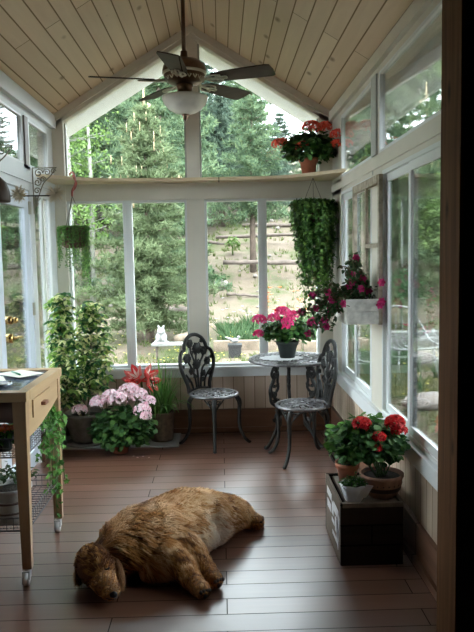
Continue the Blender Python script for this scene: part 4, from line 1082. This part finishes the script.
        for i, v_ in enumerate(fb.v):
            if v_[2] < .003: fb.v[i] = (v_[0], v_[1], .003)
        fb.build('ear_fur', M['earfur'], e)
    # face: nose, closed eyes, mouth line; pads on the paws
    b = MB(); b.ball((-.490, 2.834, .047), .0165, 12, 8, sc=(1.1, .8, .85)); b.build('nose', M['black_gloss'], o)
    for s, c in ((1, V(-.532, 2.918, .128)), (-1, V(-.604, 2.935, .108))):
        b = MB(); b.tube(spline([c+V(-.014, 0, .003), c+V(0, -.006, -.003), c+V(.014, 0, .001)]), .0035, 6); b.build('closed_eye', M['black_gloss'], o)
    MB().tube(spline([(-.474, 2.91, .036), (-.470, 2.875, .030), (-.490, 2.833, .026), (-.525, 2.838, .030)]), .0022, 5).build('mouth', M['black_gloss'], o)
    for c, d in (((-.110, 2.868, .042), V(.45, -.85, -.1)), ((-.055, 2.958, .043), V(.6, -.8, -.1)), ((.166, 3.60, .047), V(.9, -.3, 0)), ((.17, 3.66, .030), V(.9, -.1, 0))):
        c = Vector(c); d.normalize(); a0 = d.cross(V(0, 0, 1)).normalized(); a1 = a0.cross(d); b = MB()
        b.ball(c+d*.031-a1*.009, .016, 8, 6)
        for k in (-1.5, -.5, .5, 1.5): b.ball(c+d*.034+a0*k*.014+a1*(.014-.003*abs(k)), .0088, 8, 6)
        b.build('paw_pads', M['pad'], o)
    return o
M['earfur'] = leafmat('ear fur', (.16, .065, .025), (.3, .14, .055), (.46, .25, .11), trans=0)
M['black_gloss'] = plain('black wet skin', (.012, .01, .01), .35)
M['pad'] = plain('paw pad skin', (.07, .055, .05), .8)
dog()

# ================================================================== OUTDOORS
def gz(x, y):
    """ground height of the garden and hill"""
    base = .12
    if y > 8.2: base = .12+(y-8.2)*.03
    if y > 9.3: base += min(.12, (y-9.3)*.6)
    if y > 10: base += (y-10)*.165
    if y > 13.35: base += .16*min(1, (y-13.35)/.15)
    if y > 16.4: base += .12*min(1, (y-16.4)/.15)
    if y > 22: base += (y-22)*.02
    n_ = noise.noise(V(x*.35, y*.35, 3))*.12*min(1, max(0, (y-9)/3))+noise.noise(V(x*1.7, y*1.7, 9))*.03
    side = max(0, abs(x)-3.5)*.04*min(1, max(0, y-6)/4)
    return base+n_+side
b = MB(); NX, NY = 90, 120
gx0, gx1, gy0, gy1 = -22, 22, -6, 46
for j in range(NY+1):
    for i in range(NX+1):
        u = (i/NX*2-1); x = (gx0+gx1)/2+(gx1-gx0)/2*(abs(u)**1.5)*(1 if u > 0 else -1); v_ = j/NY; y = gy0+(gy1-gy0)*v_**1.15
        z = gz(x, y)
        if y < 6.4 and -3.6 < x < 3.6: z = min(z, -.12 if y < 2.6 or (-1.8 < x < 1.4) else z)
        b.v.append((x, y, z))
for j in range(NY):
    for i in range(NX): b.f.append([j*(NX+1)+i, j*(NX+1)+i+1, (j+1)*(NX+1)+i+1, (j+1)*(NX+1)+i]); b.mi.append(0); b.sm.append(True)
struct('ground', b, M['ground'])
# far ridge
b = MB(); n_ = 60
pr = []
for i in range(n_+1): x = -70+140*i/n_; pr.append((x, 9+6*noise.noise(V(x*.03, 1, 1))+2*noise.noise(V(x*.12, 1, 4))+x*.03))
b.v = [(x, 95+.0*x, -5) for x, z in pr]+[(x, 105, z) for x, z in pr]+[(x, 125, -5) for x, z in pr]; k = n_+1
for i in range(n_):
    for r_ in (0, 1): b.f.append([r_*k+i, r_*k+i+1, (r_+1)*k+i+1, (r_+1)*k+i]); b.mi.append(0); b.sm.append(True)
struct('hill_ridge', b, M['mount'])

def conifer(rg, H, R, low=.08, dens=1.0, tuft=.13, shape=1.0, mat='needle', up=.15, gap=0, candles=False):
    """trunk mesh, crown mesh"""
    tb = MB(); nseg = 8
    lean = rg.uniform(-.02, .02)
    pth = [V(lean*H*(i/nseg)**2, 0, H*i/nseg) for i in range(nseg+1)]
    tb.tube(pth, [max(.012, .018*H*(1-.93*i/nseg)) for i in range(nseg+1)], 8)
    cb = MB(); z = H*low; cd = MB()
    while z < H*.985:
        t_ = (z/H-low)/(1-low); rad = R*((1-t_)**shape)*rg.uniform(.75, 1.15)+.06
        nb = rg.randint(4, 6)
        if gap and rg.random() < gap: z += H*.03; continue
        a0 = rg.uniform(0, 2*PI)
        for k in range(nb):
            a = a0+k*2*PI/nb+rg.uniform(-.3, .3); L = rad*rg.uniform(.7, 1.15); u = V(math.cos(a), math.sin(a), 0)
            s = V(lean*H*(z/H)**2, 0, z); e = s+u*L+V(0, 0, L*(up*(2*t_-.6)+rg.uniform(-.1, .12)))
            tb.tube([s, s.lerp(e, .55)-V(0, 0, L*.04), e], [.010*H*.12+.006, .006, .003], 4, cap=False)
            m_ = max(3, int(L/(tuft*.55)*dens))
            for q in range(m_+1):
                tt = (q+.4)/(m_+.4); c = s.lerp(e, tt)-V(0, 0, L*.08*math.sin(PI*tt)*.5)
                side = u.cross(V(0, 0, 1)); spread = L*.30*(1-tt*.7)
                for w_ in range(3):
                    cc = c+side*rg.uniform(-1, 1)*spread+V(0, 0, rg.uniform(-.04, .07)*L)
                    for f_ in range(11):
                        d = (u*.5+rdir(rg)*1.0+V(0, 0, .35)).normalized()
                        cb.leaf(cc+rdir(rg)*tuft*.25, d, rdir(rg), tuft*rg.uniform(.5, 1.0), tuft*.17, 'tri')
        if candles and t_ > .5:
            for k in range(8): a = rg.uniform(0, 2*PI); rr = rad*rg.uniform(.5, 1.0); p = V(rr*math.cos(a), rr*math.sin(a), z); cd.tube([p, p+V(0, 0, .12)], [.007, .004], 5)
        z += H*rg.uniform(.035, .05)
    if candles: cd.tube([pth[-1], pth[-1]+V(0, 0, .3)], [.02, .006], 5)
    return tb, cb, (cd if candles else None)
def tree(label, loc, H, R, seed, mat='needle', group=None, **kw):
    rg = random.Random(seed); tb, cb, cd = conifer(rg, H, R, **kw)
    t = thing('pine_tree' if mat != 'needle_d' else 'spruce_tree', label, 'tree', (loc[0], loc[1], gz(loc[0], loc[1])-.05), rg.uniform(0, 6), group)
    tb.build('trunk', M['bark'], t); cb.build('crown', M[mat], t)
    if cd: cd.build('new_shoots', M['candle'], t)
    return t
near_pine = tree('bushy young pine with pale upright shoots just outside the left back window', (-1.03, 9.7), 3.35, .85, 101, 'needle_l', low=.10, dens=1.15, tuft=.12, shape=.62, candles=True)
tree('mid-sized dark pine behind the bushy young pine', (-1.1, 12.6), 5.6, 1.3, 103, 'needle', low=.06, dens=1.0, tuft=.14, shape=.75)
tree('tall pine standing at the far left outside', (-3.3, 11.5), 5.5, 1.3, 105, 'needle', low=.12, tuft=.15, shape=.8)
tree('slim pine on the hillside in front of the right gable', (.66, 13.8), 4.05, .85, 107, 'needle', low=.30, tuft=.14, shape=.9, dens=.9)
# forest: a few kinds copied over the crest
kinds = [tree('tall dark spruce in the wood on the crest', (-3.6, 19), 8.0, 1.7, 111, 'needle_d', 'spruces in the wood', low=.10, tuft=.22, shape=.8, dens=.9),
         tree('tall green pine in the wood on the crest', (-1.7, 18.0), 8.3, 1.7, 112, 'needle', 'pines in the wood', low=.16, tuft=.22, shape=.7, dens=.9),
         tree('tall dark spruce in the wood on the crest', (-.5, 20), 6.0, 1.5, 113, 'needle_d', 'spruces in the wood', low=.2, tuft=.22, shape=.85, dens=.85),
         tree('tall green pine in the wood on the crest', (.75, 21.5), 4.6, 1.2, 114, 'needle', 'pines in the wood', low=.26, tuft=.22, shape=.75, dens=.9)]
rg = random.Random(9)
spots = [(-5.5, 17, 0, 1.1), (-2.6, 20.5, 2, 1.05), (-7.2, 21, 1, 1.1), (-4.6, 23, 0, 1.15), (-1.2, 22.5, 1, 1.0), (.1, 18.6, 2, .62), (1.5, 19.5, 2, .46), (2.6, 17.2, 3, .50), (3.1, 22.5, 1, .42), (4.4, 20.5, 0, .42), (5.8, 18.5, 3, .62), (4.6, 15.2, 2, .42), (6.8, 22, 1, .65), (-2.2, 25, 0, 1.1), (.4, 25.5, 0, .72), (-6.5, 14.5, 3, .95), (-.7, 17.0, 3, .85), (-3.0, 16.2, 3, 1.1), (-4.7, 13.5, 3, .9), (5.2, 25, 0, .5), (7.2, 17, 2, .7), (8.5, 20, 1, .65), (-9, 18, 2, 1.0), (2.2, 24, 2, .52), (3.9, 26, 3, .55), (-3.9, 20.5, 1, 1.25), (-6, 26, 0, 1.5), (-3.5, 28, 1, 1.5), (-1.4, 28.5, 0, 1.35), (-8.5, 25, 1, 1.5), (-2.0, 23.5, 2, 1.2), (-5.6, 19.5, 2, 1.2)]
for x, y, k, s in spots:
    o = copy_tree(kinds[k]); o.location = (x, y, gz(x, y)-.05); o.rotation_euler = (0, 0, rg.uniform(0, 6.28)); o.scale = (s*rg.uniform(.9, 1.1), s*rg.uniform(.9, 1.1), s)
# aspens with pale trunks at the far left
def aspen(label, loc, H, seed):
    rg = random.Random(seed); t = thing('aspen_tree', label, 'tree', (*loc, gz(*loc)-.05), 0, 'slim aspens at the left')
    tb = MB().tube([(0, 0, 0), (.05, 0, H*.5), (.0, .05, H)], [.05, .038, .012], 8); cb = MB()
    for i in range(26):
        z = H*rg.uniform(.3, 1); a = rg.uniform(0, 6.28); L = rg.uniform(.3, .8); e = V(L*math.cos(a), L*math.sin(a), z+.25*L); tb.tube([(0, 0, z), e], .006, 4)
        for k in range(60): cb.leaf(e*rg.uniform(.75, 1.02) if 0 else V(0, 0, z).lerp(e, rg.uniform(.3, 1.1))+rdir(rg)*.14, rdir(rg), rdir(rg), .05, .05, 'dia')
    tb.build('trunk', M['birch'], t); cb.build('crown', M['birchleaf'], t); return t
tree('broad pine at the far left outside the side windows', (-4.7, 12.4), 6.6, 1.6, 141, 'needle', low=.1, tuft=.18, shape=.7)
tree('loose pine outside the right upper windows', (3.35, 12.5), 4.4, .95, 143, 'needle', low=.15, tuft=.15, shape=.7)
tree('taller pine at the far right outside', (5.0, 13.5), 5.6, 1.4, 145, 'needle', low=.1, tuft=.16, shape=.7)
aspen('slim pale-trunked aspen outside the left gable window', (-2.45, 11.2), 4.2, 1)
aspen('slim pale-trunked aspen outside the left gable window', (-2.15, 11.4), 4.0, 2)
aspen('slim pale-trunked aspen outside the left gable window', (-3.3, 9.3), 3.6, 3)
# bright bush right of the crest + bushes
def bush(label, loc, R, H, mat, n, L, seed, name='bush', group=None):
    rg = random.Random(seed); b = MB(); b.tube([(0, 0, 0), (0, 0, H*.5)], .02, 5)
    dome_leaves(b, (0, 0, H*.5), R, H*.5, n, L, rg, 'oval', shell=.4)
    o = b.build(name, M[mat], loc=(*loc, gz(*loc))); o.rotation_euler = (0, 0, seed); return tag(o, label, 'bush', group)
bush('small bright green sapling above the upper log wall', (.28, 15.3), .16, .45, 'birchleaf', 260, .07, 4)
bush('low green shrub at the end of the log wall', (-.15, 13.0), .28, .35, 'garden', 320, .07, 5)
bush('yellow green bush beyond the right gable window', (3.1, 13.0), .7, 2.9, 'birchleaf', 2600, .09, 6)
bush('leafy green shrub at the right beyond the corner', (4.1, 12.0), .8, 2.4, 'birchleaf', 2400, .09, 16)
bush('green shrub outside the right side windows', (2.75, 10.3), .45, 1.1, 'garden', 900, .07, 7)

# log walls, rocks
def log(label, p0, p1, r, mat='log'):
    p0 = V(*p0); p1 = V(*p1); pth = [p0.lerp(p1, i/8)+V(0, 0, rnd.uniform(-.01, .01)) for i in range(9)]
    c = (p0+p1)/2; b = MB().tube([q-c for q in pth], [r*rnd.uniform(.9, 1.08) for _ in range(9)], 9)
    return tag(b.build('log', M[mat], loc=c), label, 'log')
def on(x, y, dz=0): return (x, y, gz(x, y)+dz)
log('long grey log holding the hillside, behind the right back window', (.05, 13.2, 1.37), (2.6, 13.1, 1.32), .045)
log('thin log lying below the long grey log', (.1, 12.3, gz(.1, 12.3)+.05), (.75, 12.2, gz(.75, 12.2)+.04), .025)
log('upper grey log higher on the hillside', (-.1, 16.3, 1.93), (3.2, 16.2, 2.0), .04)
log('short dark log beside the sapling, high on the hillside', (-.55, 16.6, gz(-.5, 16.6)+.08), (.1, 16.4, gz(.1, 16.4)+.05), .04)
log('topmost log below the trees', (.6, 18.2, gz(.6, 18.2)+.06), (3.4, 18.0, gz(3.4, 18)+.06), .05)
log('dark log on the slope behind the white statue', (-.95, 11.2, gz(-.95, 11.2)+.10), (-.2, 11.1, gz(-.2, 11.1)+.1), .06)
log('reddish timber beside the white statue', (-.62, 9.1, .38), (-.35, 9.3, .44), .055, 'timber')
def rock(label, x, y, r, seed, mat='rock', group=None, sc=(1.2, .9, .75)):
    rg = random.Random(seed); b = MB().ball((0, 0, 0), r, 10, 7, jit=.12, sc=sc, rg=rg)
    o = b.build('rock', M[mat], loc=(x, y, gz(x, y)+r*.35)); o.rotation_euler = (0, 0, rg.uniform(0, 6)); return tag(o, label, 'rock', group)
rock('round pale boulder at the left end of the log wall', -.30, 13.1, .16, 1, sc=(1, 1, 1))
rock('flat reddish boulder beside the round boulder', -.02, 13.0, .17, 2)
for i in range(60):
    x = rnd.uniform(-3.5, 4); y = rnd.uniform(10.3, 20)
    rock('small pale stone scattered on the sandy hillside', x, y, rnd.uniform(.02, .075), 50+i, group='stones on the hillside')
# garden bed edging (timber) and bed
for i, (a, c) in enumerate((((-.12, 9.35), (1.1, 9.3)), ((1.12, 9.3), (2.4, 9.2)))):
    b = MB().box(-(c[0]-a[0])/2, (c[0]-a[0])/2, -.06, .06, -.12, .10, bev=.012); o = b.build('edging_timber', M['timber'], loc=((a[0]+c[0])/2, (a[1]+c[1])/2, gz((a[0]+c[0])/2, 9.2)+.08))
    tag(o, ('timber edging of the flower bed, behind the bistro table', 'timber edging of the flower bed, the piece running to the right')[i], 'timber edging')
rg = random.Random(3)
b = MB()
def tuft(b, x, y, h, w_, n, spread, rg):
    z = gz(x, y)-.01
    for k in range(n):
        a = rg.uniform(0, 6.28); d = V(math.cos(a)*spread*rg.random(), math.sin(a)*spread*rg.random(), 1).normalized()
        b.leaf((x+rg.uniform(-.03, .03), y+rg.uniform(-.03, .03), z), d, V(math.cos(a+1), math.sin(a+1), 0), h*rg.uniform(.5, 1.1), w_, 'tri')
for i in range(2600):
    y = 6.3+rg.random()**1.6*13; x = rg.uniform(-.36, .42)*y*1.0+.1; tuft(b, x, y, .07+.004*y, .008+.0008*y, 7, .8, rg)
for i in range(1500):
    y = rg.uniform(6.35, 9.6); x = rg.uniform(-.36, .42)*y; tuft(b, x, y, .055, .01, 6, .9, rg)
for i in range(500): y = rg.uniform(3.2, 7); x = rg.uniform(1.6, 3.2); tuft(b, x, y, .07, .01, 6, .9, rg)
tag(b.build('grass', M['grass']), 'patchy grass on the lawn and hillside', 'grass', kind='stuff')
b = MB()
for i in range(230):
    x = rg.uniform(-.05, 2.3); y = rg.uniform(9.5, 10.6); h = rg.uniform(.10, .34)
    tuft(b, x, y, h, .03, 13, 1.1, rg)
for i in range(50):
    x = rg.uniform(1.5, 3.0); y = rg.uniform(6.5, 9); tuft(b, x, y, .3, .028, 11, .8, rg)
tag(b.build('flower_bed_leaves', M['garden']), 'green leafy border plants in the flower bed', 'plants', kind='stuff')
for mt_, nm, lab_, n_, zone in (('p_yel', 'dandelion_flowers', 'small yellow flowers dotted over the grass', 420, 0), ('p_wht', 'white_blossoms', 'small white blossoms in the flower bed', 26, 1), ('p_orange', 'poppy_flowers', 'orange and pink poppies in the flower bed', 34, 2)):
    b = MB()
    for i in range(n_):
        if zone == 0: y = rg.uniform(7.6, 10.5) if i % 4 else rg.uniform(5, 8); x = (rg.uniform(-.34, .1)*y if i % 4 else rg.uniform(1.6, 2.6)); h = .07; r = .014
        elif zone == 1: y = rg.uniform(9.6, 10.8); x = rg.uniform(-.1, 1.0); h = rg.uniform(.25, .42); r = .026
        else: y = rg.uniform(9.6, 10.6); x = rg.uniform(.6, 1.3); h = rg.uniform(.3, .62); r = .04
        z = gz(x, y); c = V(x, y, z+h)
        for k in range(6): a = k*PI/3; b.leaf(c, V(math.cos(a), math.sin(a), .4), (0, 0, 1), r*1.2, r, 'dia')
    tag(b.build(nm, M[mt_]), lab_, 'flowers', kind='stuff')
# white animal statue on its stand
sx, sy = -.77, 8.6
t = thing('garden_statue', 'white seated animal statue on a pale slab outside the left window', 'statue', (sx, sy, .405))
b = MB(); b.ball((0, 0, .07), .075, 14, 10, sc=(1, .9, 1.05)); b.ball((0, -.02, .15), .05, 14, 10, sc=(1, 1, .95)); b.ball((0, -.065, .14), .024, 10, 8)
for s in (-1, 1): b.tube([(s*.022, 0, .18), (s*.036, .0, .225)], [.020, .010], 8); b.ball((s*.055, -.05, .022), .028, 8, 6); b.tube([(s*.03, -.05, .1), (s*.032, -.07, .01)], [.02, .018], 8)
b.build('figure', M['statue'], t)
MB().lathe([(.115, 0), (.10, .012), (.09, .02), (0, .022)], n=24).build('plinth', M['statue'], t)
t = thing('stone_slab', 'flat pale slab on a dark post carrying the white statue', 'slab', (sx+.05, sy, gz(sx, sy)))
zt_ = .405-gz(sx, sy)
MB().box(-.17, .28, -.11, .11, zt_-.03, zt_-.001, bev=.006).build('slab_top', M['slab'], t)
MB().tube([(-.11, 0, -.03), (-.11, 0, zt_-.03)], .012, 8).build('post', M['log'], t); MB().tube([(.2, 0, -.03), (.2, 0, zt_-.03)], .012, 8).build('post', M['log'], t)
# dark cube planter with a white bird
px, py = .17, 9.0
t = thing('cube_planter', 'dark square planter outside on the lawn', 'planter', (px, py, gz(px, py)))
MB().box(-.085, .085, -.085, .085, -.02, .17, bev=.006).build('box', M['black'], t); MB().box(-.095, .095, -.095, .095, .15, .18, bev=.004).build('rim', M['black'], t)
b = MB(); b.ball((0, 0, .04), .042, 10, 8, sc=(1.3, .8, .8)); b.ball((.05, 0, .085), .02, 8, 6); b.tube([(.065, 0, .085), (.085, 0, .082)], [.006, .001], 5); b.tube([(-.04, 0, .05), (-.13, 0, .09)], [.025, .008], 6); b.tube([(.04, 0, .05), (.05, 0, .085)], .015, 6)
tag(b.build('bird_ornament', M['statue'], loc=(px, py, gz(px, py)+.187)), 'white bird ornament on the dark square planter', 'ornament')
# white wire garden chair and low wall outside the right windows
wx, wy = 1.95, 7.1; g0 = gz(wx, wy)
t = thing('wire_garden_chair', 'white curved wire garden chair outside the right windows', 'chair', (wx, wy, g0), .3)
b = MB()
for i in range(7): s = (i-3)*.07; b.tube(spline([(s*1.2, .22, .72-.03*abs(i-3)), (s, .18, .42), (s*.95, .0, .36), (s*1.2, -.24, .40)]), .006, 6)
b.build('seat_wires', M['wirewhite'], t)
b = MB(); b.tube(spline([(-.26, -.24, .40), (-.28, .0, .45), (-.29, .2, .62), (-.2, .24, .76), (0, .25, .80), (.2, .24, .76), (.29, .2, .62), (.28, 0, .45), (.26, -.24, .40), (0, -.27, .39), (-.26, -.24, .40)]), .011, 8); b.build('rim', M['wirewhite'], t)
for sx_, sy_ in ((-1, -1), (1, -1), (-1, 1), (1, 1)): MB().tube([(sx_*.2, sy_*.18, .38), (sx_*.25, sy_*.24, -.01)], .009, 7).build('leg', M['wirewhite'], t)
b = MB().box(-1.0, 1.0, -.1, .1, -.1, .32, bev=.015); o = b.build('low_stone_wall', M['slab'], loc=(3.1, 8.9, gz(3.1, 8.9))); tag(o, 'low pale stone wall outside the right windows', 'garden wall')
rock('large pale boulder outside the right windows', 2.5, 8.1, .2, 301)
rock('flat pale rock on the lawn outside the right windows', 1.8, 5.9, .16, 302, sc=(1.5, 1, .5))
